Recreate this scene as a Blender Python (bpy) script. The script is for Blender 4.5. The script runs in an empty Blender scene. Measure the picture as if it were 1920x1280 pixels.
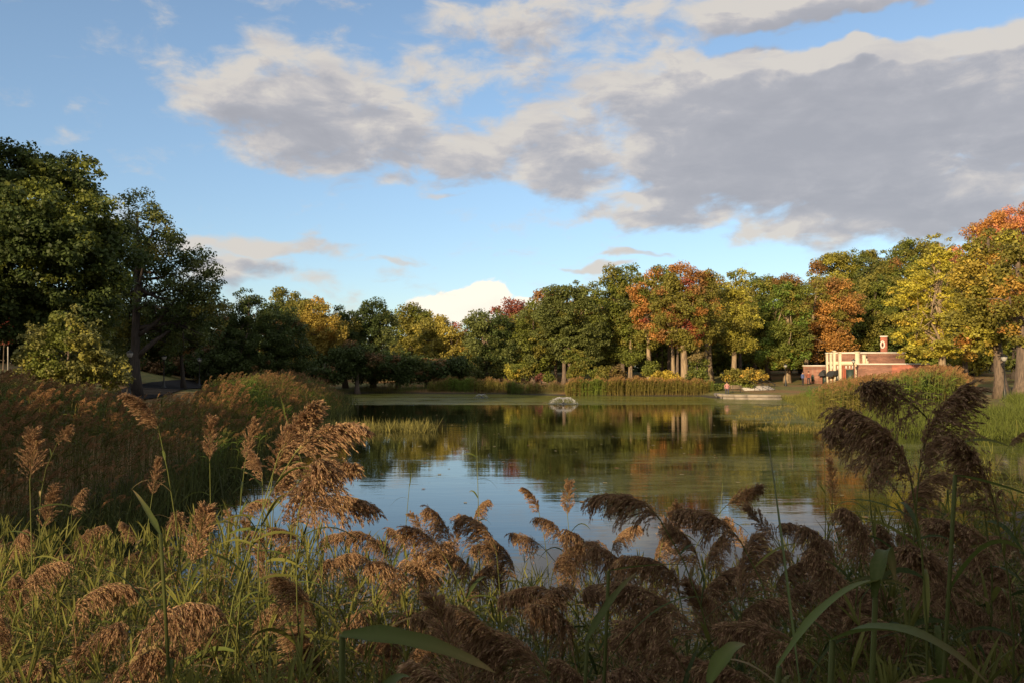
import bpy, math, random
import numpy as np
from mathutils import Vector, Matrix
random.seed(7); RNG = np.random.default_rng(7)
SC = bpy.context.scene
COL = SC.collection
R = math.radians

# ------------------------------------------------------------------ camera
F, CX, CY, HOR, EYE = 1550.0, 960.0, 640.0, 693.0, 2.9
PITCH = math.atan((HOR - CY) / F)
cam_d = bpy.data.cameras.new('camera'); cam = bpy.data.objects.new('camera', cam_d); COL.objects.link(cam)
cam_d.sensor_width = 36.0; cam_d.lens = 36.0 * F / 1920.0
cam.location = (0, 0, EYE); cam.rotation_euler = (R(90) + PITCH, 0, 0)
cam_d.clip_start = 0.05; cam_d.clip_end = 8000
SC.camera = cam
cam_d.dof.use_dof = False

def ray(px, py):
    x, y = (px - CX) / F, -(py - CY) / F
    c, s = math.cos(PITCH), math.sin(PITCH)
    return Vector((x, c - y * s, s + y * c))
def at(px, py, Y):
    d = ray(px, py); k = Y / d.y
    return Vector((d.x * k, Y, EYE + d.z * k))

# ------------------------------------------------------------------ light
SUN_EL, SUN_AZ = 16.0, 31.0            # azimuth: behind the camera, turned to the left
to_sun = Vector((-math.sin(R(SUN_AZ)) * math.cos(R(SUN_EL)), -math.cos(R(SUN_AZ)) * math.cos(R(SUN_EL)), math.sin(R(SUN_EL))))
sun_d = bpy.data.lights.new('sun', 'SUN'); sun = bpy.data.objects.new('sun', sun_d); COL.objects.link(sun)
sun_d.energy = 5.0; sun_d.angle = R(0.5); sun_d.color = (1.0, 0.73, 0.43)
sun.rotation_euler = to_sun.to_track_quat('Z', 'Y').to_euler()
sun.location = (-30, -40, 30)

SC.view_settings.view_transform = 'Standard'; SC.view_settings.look = 'None'
SC.view_settings.gamma = 1.0; SC.view_settings.exposure = 0.36
SC.render.engine = 'CYCLES'
SC.cycles.max_bounces = 6; SC.cycles.diffuse_bounces = 2; SC.cycles.glossy_bounces = 3
SC.cycles.transmission_bounces = 3; SC.cycles.transparent_max_bounces = 6
SC.cycles.caustics_reflective = False; SC.cycles.caustics_refractive = False
SC.cycles.use_denoising = True

world = bpy.data.worlds.new('World'); SC.world = world; world.use_nodes = True
WT = world.node_tree; WT.nodes.clear()
try:
    world.cycles.sampling_method = 'MANUAL'; world.cycles.sample_map_resolution = 256
except Exception: pass

class NB:
    """small node-graph writer"""
    def __init__(s, tree): s.t = tree
    def n(s, kind, **kw):
        nd = s.t.nodes.new(kind)
        for k, v in kw.items(): setattr(nd, k, v)
        return nd
    def put(s, sock, v):
        if isinstance(v, bpy.types.NodeSocket): s.t.links.new(v, sock)
        elif v is not None: sock.default_value = v
    def m(s, op, a, b=None, c=None, clamp=False):
        nd = s.n('ShaderNodeMath', operation=op, use_clamp=clamp)
        for i, v in enumerate((a, b, c)):
            if v is not None: s.put(nd.inputs[i], v)
        return nd.outputs[0]
    def v(s, op, a, b=None, c=None):
        nd = s.n('ShaderNodeVectorMath', operation=op)
        for i, x in enumerate((a, b, c)):
            if x is not None: s.put(nd.inputs[i], x)
        return nd.outputs['Value'] if op in ('LENGTH', 'DOT_PRODUCT', 'DISTANCE') else nd.outputs[0]
    def mr(s, x, a, b, c=0.0, d=1.0, smooth=True):
        nd = s.n('ShaderNodeMapRange', interpolation_type='SMOOTHSTEP' if smooth else 'LINEAR')
        for i, q in enumerate((x, a, b, c, d)): s.put(nd.inputs[i], q)
        return nd.outputs[0]
    def mix(s, f, a, b, blend='MIX'):
        nd = s.n('ShaderNodeMix', data_type='RGBA', blend_type=blend)
        s.put(nd.inputs['Factor'], f); s.put(nd.inputs[6], a); s.put(nd.inputs[7], b)
        return nd.outputs[2]
    def noise(s, vec, scale, detail=5, rough=0.55, dist=0.0, lac=2.0):
        nd = s.n('ShaderNodeTexNoise'); s.put(nd.inputs['Vector'], vec)
        nd.inputs['Scale'].default_value = scale; nd.inputs['Detail'].default_value = detail
        nd.inputs['Roughness'].default_value = rough; nd.inputs['Distortion'].default_value = dist
        nd.inputs['Lacunarity'].default_value = lac
        return nd.outputs[0]
    def ramp(s, f, stops):
        nd = s.n('ShaderNodeValToRGB'); s.put(nd.inputs[0], f)
        e = nd.color_ramp.elements
        while len(e) < len(stops): e.new(0.5)
        for k, (p, c) in enumerate(stops): e[k].position = p; e[k].color = (*c, 1)
        return nd.outputs[0]

# clouds: each entry = a bank of cloud (picture x, y, half width, half height, weight), turned into compass bearing and elevation
CLOUDS = [
 (1560,215,540,185,1.05),(1720,330,430,115,0.85),(1270,120,270,95,0.75),(1540,0,330,48,0.9),(1850,10,200,50,0.8),
 (110,190,330,330,-0.5),(1660,42,300,17,-0.75),(1280,60,60,30,-0.2),(1180,322,48,13,-0.55),(1352,425,26,22,-0.6),(1420,470,60,10,-0.4),(1085,310,170,55,0.75),(1060,215,110,60,0.45),
 (600,195,290,90,0.85),(700,130,140,36,0.45),(555,110,125,50,0.55),(830,268,230,42,0.78),(500,262,120,34,0.5),(380,165,70,28,0.35),
 (950,38,170,52,0.75),(540,18,160,40,0.32),(1000,120,150,70,0.42),(870,160,90,50,0.3),
 (1190,396,200,24,0.75),(1270,352,105,38,0.75),(1140,352,60,20,0.4),(1550,428,200,26,0.8),(1600,446,190,22,0.6),(1800,385,270,45,0.8),
 (1190,470,100,11,0.75),(1120,495,95,9,0.6),(545,468,135,36,0.8),(385,450,80,26,0.7),(500,522,180,26,0.62),(700,495,80,9,0.45),
 (765,335,45,20,0.5),(835,325,75,22,0.5),(840,357,60,12,0.5),(365,240,35,16,0.5),(640,545,90,14,0.35),
]
WHITE = [(868,575,92,34,1.0),(912,556,44,34,1.0),(985,572,50,16,0.8),(820,572,50,18,0.8)]
def azel(px, py):
    d = ray(px, py); return math.atan2(d.x, d.y), math.atan2(d.z, math.hypot(d.x, d.y))
def cloud_group(name, lst, nscale, stretch, amp, detail, warp=0.16):
    g = bpy.data.node_groups.new(name, 'ShaderNodeTree')
    g.interface.new_socket('P', in_out='INPUT', socket_type='NodeSocketVector')
    g.interface.new_socket('D', in_out='OUTPUT', socket_type='NodeSocketFloat')
    b = NB(g); gi = g.nodes.new('NodeGroupInput'); go = g.nodes.new('NodeGroupOutput')
    P = gi.outputs[0]
    wn = g.nodes.new('ShaderNodeTexNoise'); b.put(wn.inputs['Vector'], b.v('MULTIPLY', P, (1.0, 1.6, 1.0))); wn.inputs['Scale'].default_value = nscale * 0.62; wn.inputs['Detail'].default_value = 4
    P0 = P; P = b.v('ADD', P, b.v('MULTIPLY', b.v('SUBTRACT', wn.outputs['Color'], (0.5, 0.5, 0.5)), (warp, warp * 0.62, 0.0)))
    tot = None
    for (px, py, rx, ry, w) in lst:
        a, e = azel(px, py); sx, sy = F / rx / 1.38, F / ry / 1.38
        q = b.v('MULTIPLY_ADD', P, (sx, sy, 0), (-a * sx, -e * sy, 0))
        l = b.v('LENGTH', q)
        m = b.mr(l, 1.25, 0.1, 0.0, w)
        if w > 0: tot = m if tot is None else b.m('SMOOTH_MAX', tot, m, 0.25)
        else: tot = b.m('ADD', tot, m)
    Q = b.v('MULTIPLY', P0, (1.0, stretch, 1.0))
    n1 = b.noise(Q, nscale, detail, 0.6, 0.35)
    n2 = b.noise(Q, nscale * 0.38, 3, 0.5, 0.0)
    nn = b.m('ADD', b.m('MULTIPLY', b.m('SUBTRACT', n1, 0.5), amp), b.m('MULTIPLY', b.m('SUBTRACT', n2, 0.5), amp * 0.7))
    # outside the framed part of the sky: loose scattered cloud
    sx = b.n('ShaderNodeSeparateXYZ'); b.put(sx.inputs[0], P)
    out_az = b.mr(b.m('ABSOLUTE', sx.outputs[0]), 0.62, 0.9, 0.0, 0.45)
    out_el = b.mr(sx.outputs[1], 0.5, 0.75, 0.0, 0.4)
    tot = b.m('ADD', tot, b.m('MAXIMUM', out_az, out_el))
    b.put(go.inputs[0], b.m('ADD', tot, nn))
    return g
b = NB(WT)
tc = b.n('ShaderNodeTexCoord'); sep = b.n('ShaderNodeSeparateXYZ'); b.put(sep.inputs[0], tc.outputs['Generated'])
az = b.m('ARCTAN2', sep.outputs[0], sep.outputs[1]); el = b.m('ARCSINE', sep.outputs[2])
comb = b.n('ShaderNodeCombineXYZ'); b.put(comb.inputs[0], az); b.put(comb.inputs[1], el)
P = comb.outputs[0]
G1 = cloud_group('cloud_banks', CLOUDS, 13.0, 2.1, 1.35, 9)
G2 = cloud_group('cumulus', WHITE, 36.0, 1.2, 0.75, 7, 0.012)
def dens(g, p):
    nd = WT.nodes.new('ShaderNodeGroup'); nd.node_tree = g; b.put(nd.inputs[0], p); return nd.outputs[0]
d0 = dens(G1, P)
d1 = dens(G1, b.v('ADD', P, (-0.008, 0.022, 0)))
alpha = b.mr(d0, 0.22, 0.66)
thick = b.mr(d0, 0.45, 1.1)
above = b.mr(d1, 0.36, 0.98)
shade = b.m('ADD', b.m('MULTIPLY_ADD', above, 0.62, b.m('MULTIPLY', thick, 0.28)), b.m('MULTIPLY', b.m('SUBTRACT', d1, d0), 0.6), clamp=True)
shade = b.m('ADD', shade, b.m('MULTIPLY', b.m('SUBTRACT', b.noise(b.v('MULTIPLY', P, (1.0, 3.2, 1.0)), 7.5, 5, 0.6, 0.4), 0.5), 1.1), clamp=True)
K = 10.0
ccol = b.ramp(shade, [(0.0, (0.72, 0.67, 0.61)), (0.2, (0.61, 0.575, 0.56)), (0.6, (0.46, 0.455, 0.485)), (1.0, (0.40, 0.40, 0.435))])
w0 = dens(G2, P); w1 = dens(G2, b.v('ADD', P, (-0.004, 0.008, 0)))
walpha = b.m('MULTIPLY', b.mr(w0, 0.36, 0.52), b.mr(b.m('ABSOLUTE', az), 0.5, 0.4))
wcol = b.ramp(b.mr(w1, 0.75, 2.0), [(0.0, (1.12, 1.03, 0.88)), (0.6, (0.90, 0.82, 0.72)), (1.0, (0.55, 0.53, 0.55))])
sky = b.n('ShaderNodeTexSky', sky_type='NISHITA', sun_disc=False)
sky.sun_elevation = R(SUN_EL + 6); sky.sun_rotation = R(180 + SUN_AZ) if False else math.atan2(to_sun.x, to_sun.y)
sky.air_density = 1.0; sky.dust_density = 0.6; sky.ozone_density = 1.6; sky.altitude = 30
skyc = b.mix(1.0, sky.outputs[0], b.mix(b.mr(el, 0.0, 0.40), (1.28, 1.36, 1.46, 1), (1.78, 1.78, 1.74, 1)), 'MULTIPLY')
SKYTINT = skyc.node
lift = b.v('SCALE', ccol); lift.node.inputs['Scale'].default_value = K
wl = b.v('SCALE', wcol); wl.node.inputs['Scale'].default_value = K
c1 = b.mix(walpha, skyc, wl)
c2 = b.mix(b.m('MULTIPLY', alpha, 0.94), c1, lift)
# below the horizon: plain dull ground colour
c3 = b.mix(b.mr(el, -0.03, 0.0), (0.35, 0.40, 0.35, 1), c2)
bg = b.n('ShaderNodeBackground'); b.put(bg.inputs[0], c3); bg.inputs[1].default_value = 0.076
wo = b.n('ShaderNodeOutputWorld'); WT.links.new(bg.outputs[0], wo.inputs[0])

# ------------------------------------------------------------------ materials
def new_mat(name):
    m = bpy.data.materials.new(name); m.use_nodes = True; m.node_tree.nodes.clear()
    b = NB(m.node_tree); o = b.n('ShaderNodeOutputMaterial'); return m, b, o
def pbr(name, col, rough=0.7, var=0.0, scale=8.0, bump=0.0, metal=0.0, col2=None, spec=0.5, bscale=None):
    m, b, o = new_mat(name)
    p = b.n('ShaderNodeBsdfPrincipled'); p.inputs['Roughness'].default_value = rough
    p.inputs['Metallic'].default_value = metal; p.inputs['Specular IOR Level'].default_value = spec
    tc = b.n('ShaderNodeTexCoord').outputs['Object']
    c = (*col, 1)
    if var or col2:
        n = b.noise(tc, scale, 6, 0.6)
        if 'bark' in name: n = b.noise(b.v('MULTIPLY', tc, (1.0, 1.0, 0.16)), scale * 2.2, 6, 0.65)
        c2 = (*(col2 or tuple(x * (1 - var) for x in col)), 1)
        b.put(p.inputs['Base Color'], b.mix(b.mr(n, 0.35, 0.65), c, c2))
    else: p.inputs['Base Color'].default_value = c
    if bump:
        bn = b.n('ShaderNodeBump'); bn.inputs['Strength'].default_value = bump; bn.inputs['Distance'].default_value = 0.05
        b.put(bn.inputs['Height'], b.noise(b.v('MULTIPLY', tc, (1.0, 1.0, 0.16)) if 'bark' in name else tc, bscale or scale * 3, 5, 0.6)); b.put(p.inputs['Normal'], bn.outputs[0])
    b.put(o.inputs[0], p.outputs[0]); return m
def leafy(name, transl=0.35, rough=0.55, spec=0.3, jitter=0.25, spots=False):
    """uses the per-vertex leaf colour 'tint'"""
    m, b, o = new_mat(name)
    a = b.n('ShaderNodeAttribute', attribute_name='tint')
    geo = b.n('ShaderNodeNewGeometry')
    n = b.noise(geo.outputs['Position'], 1.3, 3, 0.6)
    k = b.mr(n, 0.3, 0.7, 1 - jitter, 1 + jitter)
    c = b.v('SCALE', a.outputs['Color']); b.put(c.node.inputs['Scale'], k)
    if spots:
        tcs = b.n('ShaderNodeTexCoord').outputs['Object']
        sp_ = b.m('MULTIPLY', b.mr(b.noise(tcs, 38.0, 4, 0.7), 0.60, 0.72), b.mr(b.noise(tcs, 6.0, 2, 0.5), 0.45, 0.6))
        c = b.mix(b.m('MULTIPLY', sp_, 0.8), c, (0.13, 0.075, 0.03, 1))
        c = b.mix(b.mr(b.noise(tcs, 120.0, 2, 0.5), 0.35, 0.65, 0.0, 0.28), c, (0.16, 0.17, 0.06, 1))
    p = b.n('ShaderNodeBsdfPrincipled'); b.put(p.inputs['Base Color'], c)
    p.inputs['Roughness'].default_value = rough; p.inputs['Specular IOR Level'].default_value = spec
    t = b.n('ShaderNodeBsdfTranslucent'); b.put(t.inputs[0], c)
    mx = b.n('ShaderNodeMixShader'); mx.inputs[0].default_value = transl
    b.put(mx.inputs[1], p.outputs[0]); b.put(mx.inputs[2], t.outputs[0]); b.put(o.inputs[0], mx.outputs[0])
    return m
M = {}
M['leaf'] = leafy('tree_leaves')
M['reed'] = leafy('reed_leaves', 0.35, 0.6, 0.18, 0.2, True)
M['plume'] = leafy('reed_plume', 0.3, 0.8, 0.1, 0.12)
M['bark'] = pbr('bark', (0.20, 0.15, 0.11), 0.9, scale=5, col2=(0.09, 0.07, 0.055), bump=0.6)
M['bark_pale'] = pbr('pale_bark', (0.38, 0.29, 0.18), 0.9, scale=3, col2=(0.16, 0.12, 0.08), bump=0.9)
M['bark_dark'] = pbr('dark_bark', (0.07, 0.055, 0.045), 0.9, scale=5, col2=(0.035, 0.03, 0.025), bump=0.5)
M['cream'] = pbr('cream_stone', (0.72, 0.63, 0.46), 0.75, 0.12, 3)
M['white'] = pbr('white_coping', (0.74, 0.70, 0.62), 0.7, 0.12, 2)
M['iron'] = pbr('black_iron', (0.02, 0.022, 0.022), 0.45, spec=0.5)
M['globe'] = pbr('lamp_glass', (0.42, 0.42, 0.40), 0.25, spec=0.6)
M['dark'] = pbr('dark_opening', (0.015, 0.02, 0.02), 0.4)
M['greendoor'] = pbr('green_painted_metal', (0.035, 0.06, 0.05), 0.5, 0.3, 4)
M['awning'] = pbr('grey_awning', (0.035, 0.038, 0.042), 0.7, 0.2, 5)
M['redjamb'] = pbr('red_painted_brick', (0.36, 0.10, 0.055), 0.8, 0.2, 6)
M['paving'] = pbr('grey_paving', (0.27, 0.25, 0.23), 0.85, 0.25, 1.5, 0.2)
M['steps'] = pbr('pale_steps', (0.50, 0.47, 0.42), 0.85, 0.3, 2.0, 0.2)
M['asphalt'] = pbr('asphalt', (0.03, 0.03, 0.032), 1.0, 0.2, 3, 0.2, spec=0.05)
M['wood'] = pbr('bench_wood', (0.30, 0.22, 0.15), 0.7, 0.3, 8)
M['skin'] = pbr('skin', (0.45, 0.28, 0.20), 0.6)
M['hair'] = pbr('hair', (0.02, 0.015, 0.012), 0.7)
M['blue'] = pbr('blue_cloth', (0.08, 0.12, 0.28), 0.85)
M['russet'] = pbr('russet_cloth', (0.26, 0.07, 0.04), 0.85)
M['pink'] = pbr('pink_cloth', (0.42, 0.20, 0.19), 0.85)
M['denim'] = pbr('dark_trousers', (0.03, 0.035, 0.06), 0.85)
M['rock'] = pbr('stone_edge', (0.33, 0.29, 0.23), 0.85, 0.3, 2.0, 0.3)
M['soil'] = pbr('wet_mud', (0.05, 0.042, 0.03), 0.8, 0.3, 2.0, 0.3)

def brick_mat(name, c1, c2, mortar):
    m, b, o = new_mat(name)
    tc = b.n('ShaderNodeTexCoord').outputs['Object']
    sp = b.n('ShaderNodeSeparateXYZ'); b.put(sp.inputs[0], tc)
    cb = b.n('ShaderNodeCombineXYZ'); b.put(cb.inputs[0], b.m('ADD', sp.outputs[0], b.m('MULTIPLY', sp.outputs[1], 0.7))); b.put(cb.inputs[1], sp.outputs[2])
    br = b.n('ShaderNodeTexBrick'); b.put(br.inputs['Vector'], cb.outputs[0])
    br.inputs['Scale'].default_value = 1.0; br.inputs['Brick Width'].default_value = 0.24; br.inputs['Row Height'].default_value = 0.085
    br.inputs['Mortar Size'].default_value = 0.008
    br.inputs['Color1'].default_value = (*c1, 1); br.inputs['Color2'].default_value = (*c2, 1); br.inputs['Mortar'].default_value = (*mortar, 1)
    # courses of paler and darker brick, and weathering
    cz = b.n('ShaderNodeCombineXYZ'); b.put(cz.inputs[2], sp.outputs[2]); b.put(cz.inputs[0], b.m('MULTIPLY', sp.outputs[0], 0.12))
    k = b.mr(b.noise(cz.outputs[0], 3.4, 3, 0.6), 0.3, 0.7, 0.72, 1.25)
    k2 = b.mr(b.noise(tc, 0.9, 4, 0.6), 0.3, 0.7, 0.85, 1.12)
    c = b.v('SCALE', br.outputs[0]); b.put(c.node.inputs['Scale'], b.m('MULTIPLY', k, k2))
    p = b.n('ShaderNodeBsdfPrincipled'); p.inputs['Roughness'].default_value = 0.85
    b.put(p.inputs['Base Color'], c); b.put(o.inputs[0], p.outputs[0]); return m
M['brick'] = brick_mat('weathered_brick', (0.30, 0.125, 0.08), (0.21, 0.085, 0.055), (0.30, 0.24, 0.19))
M['brick_red'] = brick_mat('red_brick', (0.42, 0.12, 0.065), (0.34, 0.09, 0.05), (0.36, 0.24, 0.19))

# ------------------------------------------------------------------ mesh helpers
def tag(o, label=None, cat=None, group=None, kind=None):
    for k, v in (('label', label), ('category', cat), ('group', group), ('kind', kind)):
        if v: o[k] = v
    return o
def mesh_np(name, V, F, mat, tint=None, smooth=False):
    """V (n,3); F one (m,k) array or a list of such arrays; tint (n,3)"""
    if not isinstance(F, list): F = [F]
    F = [np.asarray(f, dtype=np.int32) for f in F if len(f)]
    me = bpy.data.meshes.new(name)
    V = np.asarray(V, dtype=np.float32)
    me.vertices.add(len(V)); me.vertices.foreach_set('co', V.ravel())
    idx = np.concatenate([f.ravel() for f in F]); cnt = np.concatenate([np.full(len(f), f.shape[1], np.int32) for f in F])
    st = np.concatenate([[0], np.cumsum(cnt)[:-1]]).astype(np.int32)
    me.loops.add(len(idx)); me.loops.foreach_set('vertex_index', idx)
    me.polygons.add(len(cnt)); me.polygons.foreach_set('loop_start', st); me.polygons.foreach_set('loop_total', cnt)
    if smooth: me.polygons.foreach_set('use_smooth', np.ones(len(cnt), bool))
    if tint is not None:
        a = me.color_attributes.new('tint', 'FLOAT_COLOR', 'POINT')
        c = np.ones((len(V), 4), np.float32); c[:, :3] = tint; a.data.foreach_set('color', c.ravel())
    me.update(calc_edges=True)
    if mat: me.materials.append(mat)
    return me
def link(name, me, parent=None, loc=None):
    o = bpy.data.objects.new(name, me); COL.objects.link(o)
    if parent is not None: o.parent = parent
    if loc is not None: o.location = loc
    return o
def empty(name, loc, label, cat, group=None):
    o = bpy.data.objects.new(name, None); COL.objects.link(o); o.location = loc; o.empty_display_size = 0.3
    return tag(o, label, cat, group)
class MB:
    """mesh builder with boxes, tubes and so on"""
    def __init__(s): s.V = []; s.F = {}; s.n = 0; s.C = []
    def add(s, V, F, col=(1, 1, 1)):
        V = np.asarray(V, float)
        for f in (F if isinstance(F, list) and len(F) and isinstance(F[0], np.ndarray) and F[0].ndim == 2 else [np.asarray(F)]):
            s.F.setdefault(f.shape[1], []).append(f + s.n)
        s.V.append(V); s.n += len(V)
        c = np.asarray(col, float); s.C.append(np.broadcast_to(c, (len(V), 3)) if c.ndim == 1 else c)
        return s
    def box(s, x0, x1, y0, y1, z0, z1, rot=0, piv=None, col=(1, 1, 1)):
        V = np.array([(x, y, z) for x in (x0, x1) for y in (y0, y1) for z in (z0, z1)], float)
        if rot:
            p = np.array(piv if piv is not None else ((x0 + x1) / 2, (y0 + y1) / 2)); c, q = math.cos(rot), math.sin(rot)
            d = V[:, :2] - p; V[:, 0] = p[0] + c * d[:, 0] - q * d[:, 1]; V[:, 1] = p[1] + q * d[:, 0] + c * d[:, 1]
        F_ = np.array([(0, 1, 3, 2), (4, 6, 7, 5), (0, 4, 5, 1), (2, 3, 7, 6), (0, 2, 6, 4), (1, 5, 7, 3)])
        return s.add(V, F_, col)
    def tube(s, pts, rad, n=8, col=(1, 1, 1), cap=True):
        V, F_ = tube(pts, rad, n, cap); return s.add(V, F_, col)
    def lathe(s, prof, n=16, loc=(0, 0, 0), col=(1, 1, 1)):
        prof = np.array(prof, float); a = np.linspace(0, 2 * np.pi, n, endpoint=False); k = len(prof)
        V = np.zeros((k, n, 3)); V[..., 0] = prof[:, None, 0] * np.cos(a); V[..., 1] = prof[:, None, 0] * np.sin(a); V[..., 2] = prof[:, None, 1]
        V = V.reshape(-1, 3) + np.array(loc); return s.add(V, grid_faces(k, n, True), col)
    def prism(s, poly, z0, z1, col=(1, 1, 1)):
        p = np.array(poly, float); k = len(p)
        V = np.concatenate([np.c_[p, np.full(k, z0)], np.c_[p, np.full(k, z1)]])
        i = np.arange(k); j = (i + 1) % k
        return s.add(V, [np.c_[i, j, j + k, i + k], (i + k)[None], i[::-1][None]], col)
    def mesh(s, name, mat, smooth=False, tint=False):
        V = np.concatenate(s.V); F_ = [np.concatenate(f) for f in s.F.values()]
        return mesh_np(name, V, F_, mat, np.concatenate(s.C) if tint else None, smooth)
    def build(s, name, mat, parent=None, smooth=False, tint=False, loc=None):
        return link(name, s.mesh(name, mat, smooth, tint), parent, loc)
def grid_faces(k, n, wrap):
    i = np.arange(k - 1)[:, None]; m = n if wrap else n - 1; j = np.arange(m)[None]; j2 = (j + 1) % n
    return np.stack([i * n + j, i * n + j2, (i + 1) * n + j2, (i + 1) * n + j], -1).reshape(-1, 4)
def tube(pts, rad, n=8, cap=True):
    pts = np.array([tuple(p) for p in pts], float); rad = np.broadcast_to(np.asarray(rad, float), (len(pts),))
    T = np.gradient(pts, axis=0); T /= np.linalg.norm(T, axis=1)[:, None] + 1e-9
    ref = np.array([1.0, 0, 0]) if abs(T[0, 0]) < 0.8 else np.array([0, 1.0, 0])
    A = np.cross(T, ref); A /= np.linalg.norm(A, axis=1)[:, None] + 1e-9; B = np.cross(T, A)
    a = np.linspace(0, 2 * np.pi, n, endpoint=False)
    V = pts[:, None] + rad[:, None, None] * (np.cos(a)[None, :, None] * A[:, None] + np.sin(a)[None, :, None] * B[:, None])
    Fs = [grid_faces(len(pts), n, True)]
    if cap: Fs += [np.arange(n)[::-1][None], (np.arange(n) + n * (len(pts) - 1))[None]]
    return V.reshape(-1, 3), Fs
def nrm(a): return a / (np.linalg.norm(a, axis=-1, keepdims=True) + 1e-9)

# ------------------------------------------------------------------ ground and pond
POND = np.array([(-6.5,7.2),(-2,6.6),(3,6.4),(5.6,8.5),(7.0,13),(11,18),(19,24),(24,30),(22,34.5),(17.8,37),(17.4,47),(20,56),(24,67),(27,76),(27,83.5),
                 (20.5,85),(20.5,91.5),(13,92.5),(6.7,92.5),(3,96),(-1,100),(-10,101),(-17,104),(-21,99),(-18,84),(-13.5,62),(-11,42),(-9,24),(-8.2,12)], float)
def pond_sd(x, y):
    """signed distance to the pond's edge, positive on land"""
    x = np.asarray(x, float); y = np.asarray(y, float)
    d = np.full(x.shape, 1e9); ins = np.zeros(x.shape, bool)
    for k in range(len(POND)):
        a, c = POND[k], POND[(k + 1) % len(POND)]; e = c - a
        t = np.clip(((x - a[0]) * e[0] + (y - a[1]) * e[1]) / (e @ e), 0, 1)
        d = np.minimum(d, np.hypot(x - a[0] - t * e[0], y - a[1] - t * e[1]))
        cond = ((a[1] > y) != (c[1] > y)) & (x < (c[0] - a[0]) * (y - a[1]) / (c[1] - a[1] + 1e-12) + a[0])
        ins ^= cond
    return np.where(ins, -d, d)
def sst(x, a, c): t = np.clip((x - a) / (c - a), 0, 1); return t * t * (3 - 2 * t)
def gz(x, y):
    s = pond_sd(x, y); x = np.asarray(x, float); y = np.asarray(y, float)
    h = -0.9 * sst(-s, 0, 3) + 0.5 * sst(s, 0, 3.5) + 0.35 * sst(s, 3, 16) + 1.5 * sst(s, 16, 50) + 1.2 * sst(s, 40, 140)
    h += 0.75 * sst(s, 1, 7) * sst(-y, -14, -2)                                   # the bank the photographer stands on
    h += 2.0 * sst(-x, 24, 42) * sst(y, 10, 35) * (1 - sst(y, 120, 180)) * sst(s, 8, 24)  # rise on the left
    h += 0.12 * np.sin(x * 0.31 + 1) * np.sin(y * 0.23) * sst(s, 2, 12)
    return h
def g1(x, y): return float(gz(np.array([x]), np.array([y]))[0])
def axis(lo, hi, step, far):
    a = list(np.arange(lo, hi + 0.01, step)); d = step; x = hi
    while x < far: d *= 1.35; x += d; a.append(x)
    d = step; x = lo
    while x > -far: d *= 1.35; x -= d; a.insert(0, x)
    return np.array(a)
gx, gy = axis(-60, 60, 1.0, 3000), axis(-16, 130, 1.0, 3000)
GX, GY = np.meshgrid(gx, gy, indexing='ij')
V = np.stack([GX, GY, gz(GX.ravel(), GY.ravel()).reshape(GX.shape)], -1).reshape(-1, 3)
mt, b, o = new_mat('park_ground')
geo = b.n('ShaderNodeNewGeometry').outputs['Position']
n1 = b.noise(geo, 0.12, 5, 0.6); n2 = b.noise(geo, 1.5, 6, 0.65); n3 = b.noise(geo, 9.0, 4, 0.6)
lawn = b.mix(b.mr(n2, 0.35, 0.65), (0.085, 0.10, 0.022, 1), (0.17, 0.15, 0.035, 1))
litter = b.mix(b.mr(n3, 0.4, 0.6), (0.26, 0.135, 0.045, 1), (0.14, 0.09, 0.03, 1))
col = b.mix(b.mr(n1, 0.42, 0.6), lawn, litter)
sz = b.n('ShaderNodeSeparateXYZ'); b.put(sz.inputs[0], geo)
col = b.mix(b.mr(sz.outputs[2], 0.25, 0.02), col, (0.035, 0.03, 0.02, 1))
p = b.n('ShaderNodeBsdfPrincipled'); p.inputs['Roughness'].default_value = 0.95; b.put(p.inputs['Base Color'], col)
bn = b.n('ShaderNodeBump'); bn.inputs['Strength'].default_value = 0.5; bn.inputs['Distance'].default_value = 0.08
b.put(bn.inputs['Height'], n3); b.put(p.inputs['Normal'], bn.outputs[0]); b.put(o.inputs[0], p.outputs[0])
ground = link('ground', mesh_np('ground', V, grid_faces(len(gx), len(gy), False)[:, ::-1], mt, smooth=True)); tag(ground, kind='structure')

# water: dark, still, with films of duckweed
mt, b, o = new_mat('pond_water')
geo = b.n('ShaderNodeNewGeometry').outputs['Position']
sp = b.n('ShaderNodeSeparateXYZ'); b.put(sp.inputs[0], geo); X, Y = sp.outputs[0], sp.outputs[1]
def band(v, a, b_, c, d): return b.m('MULTIPLY', b.mr(v, a, b_), b.mr(v, d, c))
far = band(Y, 66, 71, 98, 112)
farR = b.m('MULTIPLY', b.mr(b.m('SUBTRACT', X, b.m('MULTIPLY', b.m('SUBTRACT', Y, 40.0), 0.12)), 8.0, 15.0), b.mr(Y, 32, 50))
mid = b.m('MULTIPLY', band(Y, 15, 20, 26, 34), b.mr(X, -2.5, 3.0))
mid2 = b.m('MULTIPLY', band(Y, 32, 36, 38, 46), b.mr(X, -4, 0.0))
right = b.m('MULTIPLY', b.mr(X, 6, 12), b.mr(Y, 48, 30))
stv = b.v('MULTIPLY', geo, (0.35, 1.0, 1.0))
na = b.noise(stv, 0.22, 6, 0.62, 0.6); nb_ = b.noise(stv, 1.7, 5, 0.65, 0.3); nf = b.noise(geo, 26.0, 3, 0.6)
region = b.m('MAXIMUM', b.m('MAXIMUM', b.m('MULTIPLY', far, 0.92), b.m('MULTIPLY', farR, 1.0)), b.m('MAXIMUM', b.m('MULTIPLY', mid, 0.75), b.m('MAXIMUM', b.m('MULTIPLY', mid2, 0.45), b.m('MULTIPLY', right, 0.7))))
nz = b.m('ADD', b.m('MULTIPLY', b.m('SUBTRACT', na, 0.5), 1.5), b.m('MULTIPLY', b.m('SUBTRACT', nb_, 0.5), 0.95))
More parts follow.
